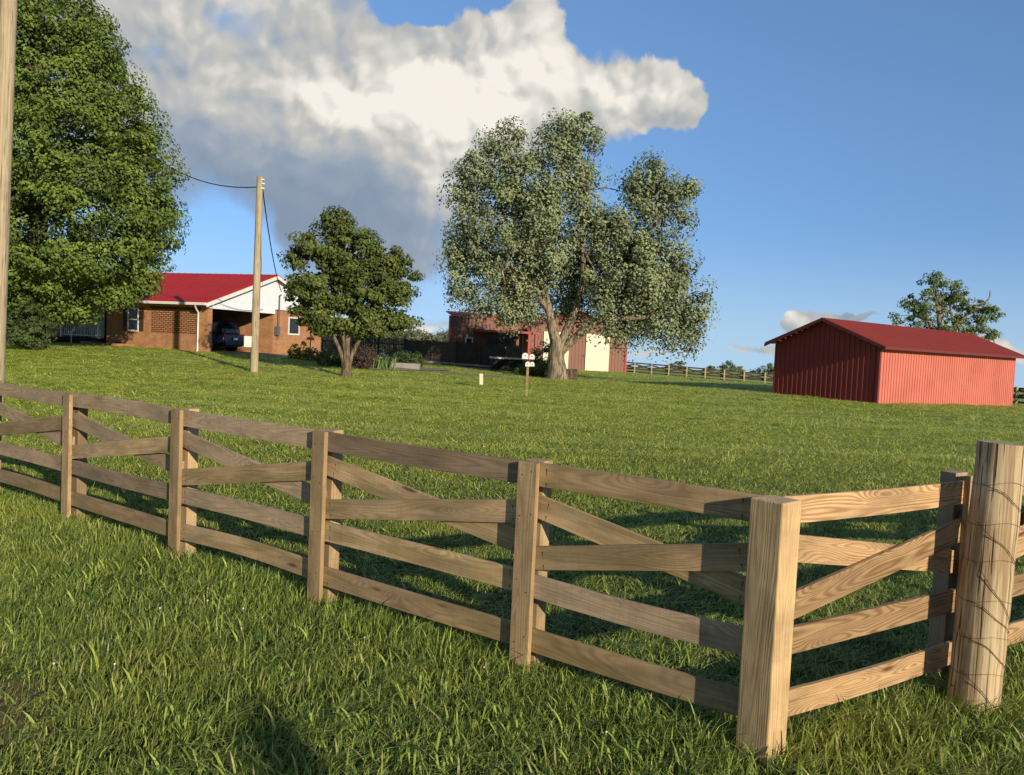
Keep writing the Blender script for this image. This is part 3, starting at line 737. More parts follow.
def chair(x, y, label):
    w = house.matrix_basis@Vector((x, y, .465)); t = thing('rocking_chair', label, 'rocking chair', (w.x, w.y, w.z), HR+.4, 'white rocking chairs on the porch')
    MB().box(-.28, .28, -.25, .25, .40, .44).build('seat', M['white'], t)
    mb = MB()
    for k in range(6): mb.box(-.26+k*.095, -.22+k*.095, .25, .28, .44, 1.12)
    mb.box(-.28, .28, .25, .285, 1.12, 1.2); mb.build('backrest', M['white'], t)
    for s in (-.28, .24):
        MB().box(s, s+.04, -.3, .28, .64, .67).build('armrest', M['white'], t)
        MB().box(s, s+.04, -.24, -.2, .05, .64).build('leg', M['white'], t); MB().box(s, s+.04, .22, .26, .05, .66).build('leg', M['white'], t)
        MB().tube([(s+.02, -.42, .09), (s+.02, -.2, .025), (s+.02, .1, .015), (s+.02, .4, .07)], .02, 6).build('rocker', M['white'], t)
house.matrix_basis
chair(-10.9, .75, 'white slatted rocking chair on the shaded porch, the one nearer the tree trunk')
chair(-8.75, .75, 'white slatted rocking chair on the shaded porch, the one nearer the brick wall')
# birdfeeder-like post by the gable end
w = house.matrix_basis@Vector((.9, 7.9, 0))
bf_ = thing('yard_sign_post', 'slim dark post with a small flat top beside the sunlit brick wall', 'post', (w.x, w.y, hz-.05))
MB().tube([(0, 0, 0), (0, 0, .95)], .03, 6).build('post_shaft', M['black_fence'], bf_); mb = MB(); mb.prism([(-.22, .95), (.22, .95), (.16, 1.12), (-.16, 1.12)], -.12, .12); mb.build('box', M['black_fence'], bf_)
# driveway strip
def strip(name, pts_l, pts_r, mat, lift=.006, sub=10):
    vs = []; fs = []
    Lp = []; Rp = []
    for i in range(len(pts_l)-1):
        for k in range(sub):
            t_ = k/sub; Lp.append(Vector(pts_l[i]).lerp(Vector(pts_l[i+1]), t_)); Rp.append(Vector(pts_r[i]).lerp(Vector(pts_r[i+1]), t_))
    Lp.append(Vector(pts_l[-1])); Rp.append(Vector(pts_r[-1]))
    nc = 6
    for a, b in zip(Lp, Rp):
        for c in range(nc+1):
            p = a.lerp(b, c/nc); vs.append((p.x, p.y, gz(p.x, p.y)+lift))
    for i in range(len(Lp)-1):
        for c in range(nc):
            a = i*(nc+1)+c; fs.append((a, a+1, a+nc+2, a+nc+1))
    me = bpy.data.meshes.new(name); me.from_pydata(vs, [], fs); me.update(); o = bpy.data.objects.new(name, me); link(o, None, mat)
    tag(o, kind='structure'); return o
def hp(x, y): v = house.matrix_basis@Vector((x, y, 0)); return (v.x, v.y, 0)
house_m = Matrix.Translation(HC)@Matrix.Rotation(HR, 4, 'Z')
def hp(x, y): v = house_m@Vector((x, y, 0)); return (v.x, v.y, 0)
strip('driveway', [hp(-.5, .5), hp(3.0, .9), hp(8.5, 3.0), hp(16, 4.5)], [hp(-.5, 5.2), hp(3.5, 4.3), hp(9, 5.2), hp(17, 7.2)], M['drive'], .03)

# car in the carport
def car():
    p = hp(-.8, 3.15); c = thing('parked_car', 'dark blue station wagon parked nose first inside the carport', 'car', (p[0], p[1], hz+.03), HR+PI)
    # local: +x forward, rear at x=0; y left... nose at x=4.6
    M['carpaint'] = m_ = plain('dark_blue_car_paint', (.010, .018, .045), .18, .6, .2, .02)
    secs = []
    prof = [(-.02, .45, .62, .9), (.0, .35, .95, 1.0), (.15, .28, 1.02, 1.0), (4.45, .28, .85, 1.0), (4.62, .38, .7, .9)]
    def loft(rows, name, mat, par, sub=2):
        vs = []; fs = []; n = len(rows[0])
        for r_ in rows: vs += r_
        for i in range(len(rows)-1):
            for k in range(n): fs.append((i*n+k, i*n+(k+1) % n, (i+1)*n+(k+1) % n, (i+1)*n+k))
        fs += [tuple(range(n)), tuple(range((len(rows)-1)*n, len(rows)*n))]
        mb = MB(); mb.add(vs, fs, True); o = mb.build(name, mat, par)
        s_ = o.modifiers.new('s', 'SUBSURF'); s_.levels = s_.render_levels = sub; return o
    def sec(x, hw_, z0, z1, top=None, zt=None):
        if top is None: top = hw_*.93; zt = z1
        L_ = [(x, -hw_*.9, z0), (x, -hw_, z0+.12), (x, -hw_, (z0+z1)/2), (x, -hw_*.97, z1), (x, -top, zt), (x, 0, zt+.02)]
        return L_+[(q[0], -q[1], q[2]) for q in L_[-2::-1]]
    loft([sec(0, .82, .35, .85, .6, 1.0), sec(.05, .90, .28, .98, .75, 1.02), sec(.5, .92, .24, 1.0, .8, 1.04), sec(2.2, .93, .22, .98, .8, 1.02), sec(3.3, .92, .22, .96, .8, 1.0), sec(4.2, .88, .24, .86, .7, .92), sec(4.55, .78, .32, .72, .55, .8)], 'body', m_, c)
    loft([sec(.12, .78, .95, 1.15, .6, 1.2), sec(.32, .80, .95, 1.5, .62, 1.60), sec(1.2, .82, .95, 1.55, .64, 1.68), sec(2.3, .82, .95, 1.52, .62, 1.66), sec(2.9, .80, .95, 1.2, .62, 1.35), sec(3.4, .78, .93, 1.0, .62, 1.03)], 'cabin', M['glass'], c)
    loft([sec(.22, .70, 1.50, 1.56, .6, 1.62), sec(.6, .74, 1.56, 1.62, .6, 1.69), sec(1.4, .75, 1.58, 1.65, .6, 1.71), sec(2.35, .70, 1.56, 1.62, .6, 1.67)], 'roof', m_, c)
    for s in (-1, 1):
        mb = MB()
        for x0, x1, xt0, xt1 in ((.5, .62, .42, .52), (1.35, 1.43, 1.33, 1.41), (2.35, 2.43, 2.2, 2.27)):
            mb = MB(); mb.add([(x0, s*.835, 1.0), (x1, s*.835, 1.0), (xt1, s*.72, 1.56), (xt0, s*.72, 1.56)], [(0, 1, 2, 3)])
            mb.build('window_pillar', m_, c)
        lt = MB().box(-.02, .14, s*.80-.08, s*.80+.08, .82, 1.02).build('tail_light', TL, c, .02)
        for x in (.85, 3.65):
            w_ = MB().tube([(x, s*.72, .34), (x, s*.93, .34)], .34, 20).build('wheel', M['rubber'], c)
            MB().tube([(x, s*.932, .34), (x, s*.945, .34)], [.22, .2], 16).build('rim', M['rim'], w_)
    MB().box(-.05, .06, -.8, .8, .40, .58).build('rear_bumper', m_, c, .03)
    MB().box(-.065, -.05, -.17, .17, .68, .80).build('number_plate', M['white'], c)
    return c
TL = plain('tail_light_red', (.35, .01, .01), .2)
car()

# ================================================================== RED SHED
SN = at(876, 404.5, 33.2); SN.z = gz(SN.x, SN.y)-.03
SR = math.atan2(.62, .785)
shed = thing('red_shed', 'long red corrugated metal shed with low gable roof', 'shed', SN, SR)
SWd, SLn, SH = 4.95, 14.2, 2.45
base_r = -.9
def corr_wall(p0, p1, out, z0, z1f, pitch_, depth, along_top=None):
    """ribbed sheet wall between two plan points; z1f(t) gives its top"""
    mb = MB(); p0 = Vector(p0); p1 = Vector(p1); L_ = (p1-p0).length; d = (p1-p0)/L_; n = int(L_/pitch_); vs = []; prof = []
    for i in range(n):
        a = i*L_/n; q = L_/n
        prof += [(a, 0), (a+q*.62, 0), (a+q*.66, depth), (a+q*.88, depth), (a+q*.92, 0)]
    prof.append((L_, 0)); fs = []
    for a, o_ in prof:
        p = p0+d*a+Vector(out)*o_; vs += [(p.x, p.y, z0), (p.x, p.y, z1f(a/L_))]
    for i in range(len(prof)-1): fs.append((2*i, 2*i+2, 2*i+3, 2*i+1))
    mb.add(vs, fs); return mb
SRz = SH+1.08
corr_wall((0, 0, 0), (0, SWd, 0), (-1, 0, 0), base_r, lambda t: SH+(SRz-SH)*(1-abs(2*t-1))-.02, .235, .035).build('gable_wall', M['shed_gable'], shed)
corr_wall((0, 0, 0), (SLn, 0, 0), (0, -1, 0), base_r, lambda t: SH, .235, .03).build('long_wall', M['shed_wall'], shed)
mb = corr_wall((0, SWd, 0), (SLn, SWd, 0), (0, 1, 0), base_r, lambda t: SH, .3, .02); mb.build('rear_wall', M['shed_wall'], shed)
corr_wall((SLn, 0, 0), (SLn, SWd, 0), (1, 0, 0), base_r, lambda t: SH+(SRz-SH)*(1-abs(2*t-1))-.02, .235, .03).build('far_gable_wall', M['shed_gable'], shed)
roof_slab(-.42, SH-.10, SWd/2, SRz, -.36, SLn+.5, .05, .3, .012).build('roof', M['shed_roof'], shed)
roof_slab(SWd+.30, SH-.06, SWd/2, SRz, -.36, SLn+.5, .05, .3, .012).build('roof', M['shed_roof'], shed)
mb = MB()
mb.box(-.44, SLn+.52, -.45, -.425, SH-.16, SH-.06)
for ye in (-.45, SWd+.33):
    mb.add([(x, y, z+o) for x in (-.39, -.365) for (y, z) in ((ye, SH-.11), (SWd/2, SRz)) for o in (-.10, .04)], [(0, 1, 3, 2), (4, 5, 7, 6), (0, 1, 5, 4), (2, 3, 7, 6), (0, 2, 6, 4), (1, 3, 7, 5)])
mb.build('roof_trim', M['shed_trim'], shed)
MB().box(-.06, .05, -.06, .05, base_r, SH-.02).build('corner_trim', M['shed_trim'], shed)
mb = MB()
for k in range(9):
    t_ = (k+.5)/9
    for sg in (0, 1):
        y = (SWd/2)*(t_) if sg == 0 else SWd-(SWd/2)*t_; z = SH+(SRz-SH)*t_-.10
        mb.box(-.36, -.03, y-.03, y+.03, z-.02, z+.05)
mb.build('purlin_ends', M['shed_trim'], shed)
FOOT.append((SN.x, SN.y, .785, .62, -.1, SLn, -.05, SWd))

# ================================================================== FAR BARN
BR = at(625, 372, 67); BR.z = gz(BR.x, BR.y)
BL = at(527, 372, 64); dB = Vector((BR.x-BL.x, BR.y-BL.y, 0)); LB = dB.length; rB = math.atan2(dB.y, dB.x)
barn = thing('metal_barn', 'brown and red metal barn with two tall cream doors behind the silver tree', 'barn', (BL.x, BL.y, BR.z), rB)
def pxl(px, d=66): # local x on front plane of a pixel column
    r_ = ray(px, 355); o = Vector((BL.x, BL.y)); e = Vector((dB.x, dB.y)).normalized(); k = r_.x
    # solve o+e*s = t*(k,1)
    s = (k*o.y-o.x)/(e.x-k*e.y); return s
eh = 3.25; rb = 4.8
corr_wall((0, 0, 0), (LB, 0, 0), (0, -1, 0), -.6, lambda t: eh+(rb-eh)*(1-abs(2*t-1))-.02, .3, .03).build('front_wall', M['barn_wall'], barn)
MB().box(-.02, .03, .05, 14, -.6, eh).build('side_wall', M['barn_wall'], barn)
MB().box(LB-.02, LB+.06, 0, 14, -.6, eh).build('side_wall', M['barn_wall'], barn)
mb = MB()
for s in (0, 1):
    xe = -.3 if s == 0 else LB+.3
    mb.add([(x, y, z+o) for (x, z) in ((xe, eh-.15), (LB/2, rb)) for y in (-.35, 14.3) for o in (0, .08)], [(0, 2, 6, 4), (1, 3, 7, 5), (0, 1, 5, 4), (2, 3, 7, 6), (0, 1, 3, 2), (4, 5, 7, 6)])
mb.build('roof', M['roof_red'], barn)
for a, b in ((527, 557 if False else 529), (623.2, 625.6)): pass
MB().box(-.05, .12, -.07, -.035, -.3, eh).build('corner_trim', M['barn_trim'], barn)
MB().box(LB-.12, LB+.07, -.07, -.035, -.3, eh).build('corner_trim', M['barn_trim'], barn)
for a, b in ((542.5, 568), (585, 608.5)):
    xa, xb = pxl(a), pxl(b); d_ = MB().box(xa, xb, -.11, -.04, -.1, 3.05).build('sliding_door', M['cream'], barn)
    if a > 580:
        mb = MB(); mb.box(xb-.42, xb-.34, -.13, -.111, 2.2, 2.9).box(xb-.3, xb-.22, -.13, -.111, 2.3, 2.9)
        mb.build('door_track_bracket', M['dark'], d_)
# left wing
wx = pxl(453.5); 
corr_wall((wx, 1.2, 0), (-.06, 1.2, 0), (0, -1, 0), -.6, lambda t: 3.95, .3, .03).build('wing_wall', M['barn_wall'], barn)
MB().box(wx-.02, wx+.04, 1.25, 1.7, -.6, 3.95).build('wing_side_wall', M['barn_wall'], barn)
mb = MB(); mb.add([(x, y, z+o) for x in (wx-.05, .1) for (y, z) in ((1.05, 3.95), (2.6, 4.25)) for o in (0, .08)], [(0, 1, 3, 2), (4, 5, 7, 6), (0, 1, 5, 4), (2, 3, 7, 6), (0, 2, 6, 4), (1, 3, 7, 5)])
mb.build('wing_roof', M['roof_red'], barn)
MB().box(wx-.06, wx+.08, 1.13, 1.165, -.3, 3.93).build('wing_trim', M['barn_trim'], barn)
a, b = pxl(468.5), pxl(476.5)
f = MB().box(a, a+.12, 1.10, 1.165, 1.25, 2.3).box(b-.12, b, 1.10, 1.165, 1.25, 2.3).box(a+.12, b-.12, 1.10, 1.165, 2.2, 2.3).box(a+.12, b-.12, 1.10, 1.165, 1.25, 1.35).box(a+.12, b-.12, 1.10, 1.165, 1.74, 1.81).build('window', M['white'], barn)
MB().box(a+.1, b-.1, 1.13, 1.16, 1.3, 2.25).build('pane', M['glass'], f)
# lean-to porch
a = pxl(477); 
mb = MB(); mb.add([(x, y, z+o) for x in (a, -.1) for (y, z) in ((-2.3, 2.75), (1.1, 2.80)) for o in (0, .16)], [(0, 1, 3, 2), (4, 5, 7, 6), (0, 1, 5, 4), (2, 3, 7, 6), (0, 2, 6, 4), (1, 3, 7, 5)])
mb.build('porch_roof', M['barn_trim'], barn)
MB().box(a+.1, pxl(505), -2.1, -1.98, -.5, 2.72).build('porch_shade_panel', M['black_fence'], barn)  # black panel put in for the shaded inside of the porch
MB().box(pxl(507.5), pxl(513.5), .9, .98, -.3, 1.85).build('porch_door', M['white'], barn)
for px in (505.5, 525.5): MB().box(pxl(px)-.08, pxl(px)+.08, -2.15, -1.99, -.5, 2.74).build('porch_post', M['barn_trim'] if px > 510 else M['black_fence'], barn)

# ================================================================== FENCES BEHIND
def simple_fence(name, label, P, hpost, mat_r, mat_p, zs, xb=True, bw=.14, panels=None):
    base = P[0]; t = thing(name, label, 'fence', base)
    for p in P: MB().box(-.07, .07, -.07, .07, -.3, hpost).build('post', mat_p, t).location = p-base
    for a, b in zip(P[:-1], P[1:]):
        d = (b-a); L_ = d.length; mb = MB(); n_ = Vector((-d.y, d.x, 0)).normalized()*.09
        if n_.y < 0: n_ = -n_
        def bar(z0, z1):
            e = a-base+n_; g_ = b-base+n_
            mb.add([e+Vector((0, 0, z0-bw/2)), g_+Vector((0, 0, z1-bw/2)), g_+Vector((0, 0, z1+bw/2)), e+Vector((0, 0, z0+bw/2)),
                    e+n_*.25+Vector((0, 0, z0-bw/2)), g_+n_*.25+Vector((0, 0, z1-bw/2)), g_+n_*.25+Vector((0, 0, z1+bw/2)), e+n_*.25+Vector((0, 0, z0+bw/2))],
                   [(0, 1, 2, 3), (4, 5, 6, 7), (0, 1, 5, 4), (2, 3, 7, 6), (0, 3, 7, 4), (1, 2, 6, 5)])
        for z in zs: bar(z, z)
        if xb: bar(zs[0]-.12, zs[1]+.1); n_ = n_*1.3; bar(zs[1]+.1, zs[0]-.12)
        mb.build('rail_panel', mat_r, t)
    return t
pp = [(617, 85), (634, 83.5), (651, 82.6), (668.3, 81.7), (686.3, 80.8), (704.9, 79.8), (724, 78.8), (744, 77.8), (765, 76.8), (787, 75.8), (810, 74.8)]
simple_fence('rear_fence', 'weathered board fence with pale posts running behind the lawn to the shed', [onground(x, 378, d) for x, d in pp], 1.22, M['dark_rail'], M['light_post'], (1.1, .5, .18))
simple_fence('side_fence', 'board fence with pale posts emerging right of the red shed', [onground(x, 395, d) for x, d in ((985, 54), (1016.5, 52.6), (1052, 50.5), (1090, 48.5))], 1.2, M['dark_rail'], M['light_post'], (1.08, .5, .18))
simple_fence('black_fence', 'black crossed board fence behind the big maple trunk at the left', [onground(x, 340, d) for x, d in ((-40, 50), (0, 49), (24, 48.5), (48, 48), (64, 47.6))], 1.15, M['black_fence'], M['black_fence'], (1.05, .5, .15))
# dark picket fence mid left
dk = [onground(x, 360, d) for x, d in ((322, 63), (337, 62), (352, 61), (378, 60), (404, 59), (432, 58), (456, 57), (480, 56), (504, 55), (520, 54))]
t = thing('picket_fence', 'dark stained tall picket fence between the small tree and the barn', 'fence', dk[0])
M['picket'] = wood('dark_picket', (.10, .08, .065), (.045, .035, .03), (.075, .062, .05), .4)
for i, (a, b) in enumerate(zip(dk[:-1], dk[1:])):
    mb = MB(); d = b-a; L_ = math.hypot(d.x, d.y); e = Vector((d.x, d.y, 0))/L_; rt = Matrix.Translation(a-dk[0])@Matrix.Rotation(math.atan2(d.y, d.x), 4, 'Z'); sl = d.z/L_
    n = int(L_/.15); gap = .05 if i < 4 else .015
    for k in range(n):
        x = k*L_/n; mb.box(x, x+L_/n-gap, 0, .025, -.1+sl*x, 1.72+sl*x+random.uniform(-.02, .02), rt)
    mb.box(0, L_, .03, .07, 1.3, 1.4, rt).box(0, L_, .03, .07, .35, .45, rt).box(-.02, L_, -.04, .09, 1.73, 1.77, rt)
    mb.build('picket_panel', M['picket'], t)
    MB().box(-.06, .06, -.06, .06, -.3, 1.85, rt).build('post', M['picket'], t)
    MB().box(0, L_, -.10, -.03, .12, .26, rt).build('bottom_board', M['concrete'], t)
# dark box with pale edge (hot tub like)
hb = onground(492, 374, 51.5); tb_ = thing('deck_box', 'low black square tub with a pale rim in front of the barn porch', 'hot tub', hb, .12)
MB().box(0, 1.95, 0, 1.8, -.2, .80).build('tub_body', M['black_fence'], tb_, .03); MB().box(-.04, 1.99, -.04, 1.84, .80, .92).build('rim', M['white'], tb_, .02); MB().box(-.02, 1.97, -.02, 1.82, .92, .98).build('cover', M['black_fence'], tb_, .02)

# post with white boxes
mbp = onground(526.3, 397, 28.5)
mbp.z -= .12
bh = thing('birdhouse_post', 'wooden post on the lawn topped with a cluster of small white boxes', 'birdhouse post', mbp)
MB().box(-.045, .045, -.045, .045, -.2, 1.35).build('post_shaft', M['post_wood'], bh, .006)
MB().box(-.2, .22, -.03, .03, 1.37, 1.41).build('crossbar', M['black_fence'], bh)
for (x, z, s) in ((-.11, 1.43, 1.15), (.13, 1.43, 1.0), (.15, 1.18, .85), (-.01, 1.17, .9)):
    y = -.13 if z < 1.3 else -.07; w_ = .095*s
    mb = MB(); arc = [(w_*math.cos(a), .1*s+.095*s*math.sin(a)) for a in np.linspace(0, PI, 9)]
    mb.prism([(x+p[0], z+p[1]) for p in [(w_, 0)]+arc+[(-w_, 0)]], y, y+.14)
    b_ = mb.build('nest_box', M['white'], bh, .012); MB().tube([(x, y-.002, z+.1*s), (x, y-.006, z+.1*s)], .022*s, 10).build('entrance_hole', M['dark'], b_)
st_ = onground(481.2, 385, 32.7)
s_ = MB().box(-.075, .075, -.05, .05, -.15, .46).build('marker_stake', M['cream'], None, .01); s_.location = st_; s_.rotation_euler = (.02, -.04, 0)
tag(s_, 'short cream marker stake in the lawn below the picket fence', 'stake')
lg = onground(571, 380, 44.9); o = MB().box(-.32, .34, -.25, .25, -.1, .62).build('stump_crate', M['bark_dark'], None, .06); o.location = lg; tag(o, 'dark wooden crate leaning beside the foot of the silver tree', 'crate')

# ================================================================== TREES
def tree(name, label, base, cat='tree', group=None): return thing(name, label, cat, base, 0, group)
# big maple at left
b0 = onground(34, 347, 35.5)
tm = tree('maple_tree', 'huge dense green maple filling the left side in front of the porch', b0)
mbl = blobs_px([(20, 280, 88, 38), (66, 284, 66, 30), (112, 266, 44, 34), (134, 224, 42, 40), (60, 210, 104, 66), (104, 170, 64, 50), (20, 150, 100, 66), (72, 118, 68, 58), (104, 105, 38, 40), (118, 135, 34, 40),
                (42, 58, 70, 62), (0, 20, 80, 62), (40, 5, 48, 46), (70, 40, 38, 40), (0, -60, 64, 50), (-70, 120, 95, 100), (-70, 245, 90, 66), (-50, 0, 70, 80), (148, 245, 24, 26), (90, 230, 60, 50, -2.5), (30, 230, 60, 60, -3), (60, 160, 60, 50, -2.5)], 35.5, 1.0)
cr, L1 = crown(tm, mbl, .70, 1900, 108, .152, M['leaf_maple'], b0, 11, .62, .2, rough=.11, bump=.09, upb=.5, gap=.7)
limbs(tm, b0, [([b0-Vector((0, 0, .3)), b0+Vector((0, 0, 1.2)), b0+Vector((.1, 0, 6)), b0+Vector((-.2, 0, 14))], [.55, .42, .34, .1])], M['bark_dark'], 'trunk')
twigs(tm, b0, [b0+Vector((0, 0, z)) for z in (2.5, 4, 6, 8, 10, 12)], L1, M['bark_dark'], .09, 70)
# shrub at its foot
def bush(name, label, base, r, h, mat, n=60, per=40, size=.09, cat='shrub', group=None, seed=1, stem=True):
    t = thing(name, label, cat, base, 0, group)
    c_, L_ = crown(t, [(base+Vector((0, 0, h*.52)), (r, r, h*.5))], min(r, h)*.28, n, per, size, mat, base, seed, .7, .2, 'foliage', rough=.2)
    if stem: twigs(t, base, [base+Vector((0, 0, .02))], L_, M['bark_dark'], .018, 14, name='stem')
    return t
bush('maple_suckers', 'leafy green suckers growing around the foot of the big maple', onground(28, 349, 33.5), .85, 2.0, M['leaf_bush'], 90, 50, .11, seed=21)
bush('grey_bush', 'greyish green rounded bush behind the black fence at far left', onground(5, 341, 52), 3.0, 3.4, M['leaf_grey'], 170, 50, .2, group=None, seed=22)
bush('grey_bush', 'greyish green bush between the maple trunk and the porch', onground(50, 341, 51), 1.8, 2.6, M['leaf_grey'], 110, 50, .16, seed=23)
# redbud
b1 = onground(346, 377, 31)
tr_ = tree('redbud_tree', 'small round headed tree on the lawn beside the carport', b1)
rb_ = blobs_px([(338, 226, 13, 13), (322, 246, 20, 16), (300, 258, 10, 9), (352, 252, 24, 20), (380, 262, 18, 14), (402, 268, 9, 7), (412, 276, 5, 5), (326, 286, 26, 20), (368, 292, 32, 24), (403, 318, 12, 8), (350, 320, 30, 11), (308, 318, 16, 8), (318, 306, 18, 12), (376, 322, 18, 9), (392, 288, 16, 12), (296, 284, 8, 10, .5), (388, 326, 14, 8), (294, 300, 6, 5), (366, 330, 12, 6), (322, 326, 8, 6)], 31, 1.0)
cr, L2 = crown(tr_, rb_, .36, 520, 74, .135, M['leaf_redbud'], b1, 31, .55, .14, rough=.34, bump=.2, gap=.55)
J = at(347, 345, 31)
limbs(tr_, b1, [([b1-Vector((0, 0, .2)), b1+Vector((.0, 0, .5)), J, at(352, 310, 31), at(352, 270, 31)], [.22, .15, .12, .09, .04])], M['bark_red'], 'trunk')
limbs(tr_, b1, [([b1+Vector((-.15, 0, -.1)), b1+Vector((-.12, 0, .6)), at(333, 335, 31), at(318, 305, 31), at(312, 275, 31)], [.10, .09, .07, .05, .02]),
                ([b1+Vector((.12, -.05, -.1)), b1+Vector((.15, 0, .7)), at(362, 335, 31.3), at(378, 300, 31.5)], [.11, .09, .06, .03]),
                ([at(346, 352, 31), at(341, 325, 31), at(335, 290, 31)], [.10, .08, .04])], M['bark_red'], 'limb')
twigs(tr_, b1, [at(352, 300, 31), at(318, 305, 31), at(378, 300, 31.5), at(340, 290, 31), at(352, 330, 31)], L2, M['bark_red'], .035, 60)
# silver maple
b2 = onground(557, 380.5, 44.4)
ts = tree('silver_maple', 'large spreading silver maple with drooping pale foliage in front of the barn', b2)
sb = blobs_px([(580, 124, 15, 15), (596, 140, 8, 10), (560, 140, 20, 20), (592, 168, 12, 14), (556, 165, 24, 20), (545, 190, 24, 22), (512, 140, 16, 14), (492, 152, 14, 12), (518, 172, 24, 20), (474, 174, 17, 16), (456, 186, 8, 8), (466, 214, 13, 22), (500, 215, 28, 34), (536, 218, 28, 34), (474, 252, 16, 22), (505, 262, 28, 26), (545, 258, 20, 30), (497, 296, 20, 10), (460, 282, 10, 18), (578, 205, 20, 22), (476, 300, 16, 11), (524, 304, 22, 11), (500, 308, 22, 8), (540, 312, 12, 8), (600, 324, 16, 7), (620, 330, 14, 7), (552, 240, 24, 34, 2.5), (520, 260, 26, 32, 2.5), (572, 290, 20, 22, 3), (452, 250, 7, 14),
               (585, 240, 22, 26, 1), (606, 225, 16, 18), (622, 222, 16, 16), (600, 272, 26, 28, 2), (652, 172, 14, 12), (638, 190, 12, 14), (674, 186, 15, 11), (690, 182, 6, 6), (652, 204, 22, 16), (680, 214, 12, 10), (632, 238, 24, 18), (660, 254, 28, 20), (682, 272, 18, 18), (636, 280, 32, 26), (684, 298, 18, 20), (612, 300, 24, 16), (698, 300, 9, 22), (655, 316, 28, 12), (590, 312, 16, 10, 2), (640, 275, 36, 34, 3), (688, 328, 10, 10), (632, 322, 16, 9), (668, 334, 10, 8)], 44.4, 1.25)
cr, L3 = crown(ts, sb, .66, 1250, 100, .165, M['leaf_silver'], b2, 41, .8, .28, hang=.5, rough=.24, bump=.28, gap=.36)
V = lambda x, y, o=0: at(x, y, 44.4+o)
limbs(ts, b2, [([b2-Vector((0, 0, .4)), b2+Vector((0, 0, .35)), V(556, 358), V(558, 340)], [.80, .56, .46, .44])], M['bark'], 'trunk')
limbs(ts, b2, [([V(557, 348), V(551, 322), V(545, 295), V(532, 250), V(515, 190)], [.33, .26, .20, .14, .06]),
               ([V(558, 350), V(572, 318, .5), V(582, 285, .5), V(583, 250, 0), V(585, 190, 0), V(578, 140)], [.30, .22, .17, .13, .08, .03]),
               ([V(560, 352), V(582, 332), V(603, 318), V(628, 296), V(655, 250), V(665, 205)], [.27, .22, .18, .13, .08, .03]),
               ([V(549, 310), V(528, 285), V(500, 262), V(480, 240)], [.22, .16, .11, .05]),
               ([V(583, 262), V(598, 240), V(606, 215)], [.14, .09, .04]), ([V(600, 318), V(640, 318, -1), V(672, 312, -1)], [.18, .12, .05])], M['bark'], 'limb')
twigs(ts, b2, [V(532, 250), V(520, 210), V(583, 250), V(585, 190), V(628, 296), V(655, 250), V(500, 262), V(660, 220), V(480, 240)], L3, M['bark'], .07, 110)
# sparse tree behind the shed
b3 = onground(940, 380, 88)
tk = tree('sparse_tree', 'open crowned tree with bare twigs rising behind the red shed', b3)
kb = blobs_px([(935, 285, 13, 10), (948, 292, 12, 9), (918, 304, 15, 12), (902, 318, 12, 8), (930, 312, 16, 13), (962, 300, 12, 9), (975, 310, 14, 10), (990, 315, 10, 7), (968, 325, 14, 10), (945, 325, 16, 12), (980, 335, 14, 9), (925, 330, 18, 10), (955, 345, 22, 12)], 88, 1.0)
cr, L4 = crown(tk, kb, .60, 230, 46, .28, M['leaf_far'], b3, 51, .65, .1, rough=.4, bump=.2, gap=.4)
U = lambda x, y: at(x, y, 88)
limbs(tk, b3, [([b3, U(942, 350), U(940, 325), U(935, 290)], [.6, .45, .3, .1])], M['bark'], 'trunk')
limbs(tk, b3, [([U(942, 345), U(958, 325), U(972, 310), U(988, 300), U(990, 290)], [.3, .22, .16, .09, .03]), ([U(942, 340), U(925, 320), U(910, 308)], [.25, .18, .06]), ([U(955, 330), U(950, 305), U(952, 290)], [.16, .1, .04]), ([U(972, 330), U(990, 335), U(995, 345)], [.15, .08, .04])], M['bark'], 'limb')
twigs(tk, b3, [U(940, 315), U(958, 322), U(972, 310), U(925, 320)], L4, M['bark'], .07, 70)
# distant trees beyond the rear fence
far = [(640, 366.5, 7, 6), (665, 366, 5, 5), (677, 363.5, 8, 8), (710, 366.5, 8, 6), (727, 364, 9, 9), (736, 366, 9, 8), (768, 365, 12, 9), (757, 369, 10, 6), (775, 372, 8, 8)]
for i, (x, y, rx, ry) in enumerate(far):
    y += 2.5; rx *= .8; ry *= .6
    d = 240+i*7; q = at(x, y+ry*1.4, d); base = Vector((q.x, q.y, gz(q.x, q.y)))
    lab = ['tiny round distant tree', 'tiny distant sapling', 'rounded distant tree', 'low flat distant tree', 'tallest dark distant tree', 'dark distant tree leaning on its taller neighbour', 'pale green distant tree near the shed', 'low distant bush by the shed', 'distant bush touching the shed wall'][i]
    t = thing('distant_tree', lab+' beyond the rear fence, number of neighbours few', 'tree', base, 0, 'distant trees beyond the rear fence')
    t['label'] = lab+' beyond the rear board fence'
    c = at(x, y+1, d); rr = rx*d/F; rz_ = ry*d/F
    crown(t, [(c, (rr, rr, rz_)), (c+Vector((rr*.6, 0, -rz_*.4)), (rr*.6, rr*.6, rz_*.6))], rr*.3, 36, 24, .55, M['leaf_wood' if i % 2 else 'leaf_far'], base, 60+i, .7, .2, rough=.25)
    MB().tube([(0, 0, -1), (c-base)*.5, (c-base)], [.25, .2, .1], 6).build('trunk', M['bark_dark'], t)
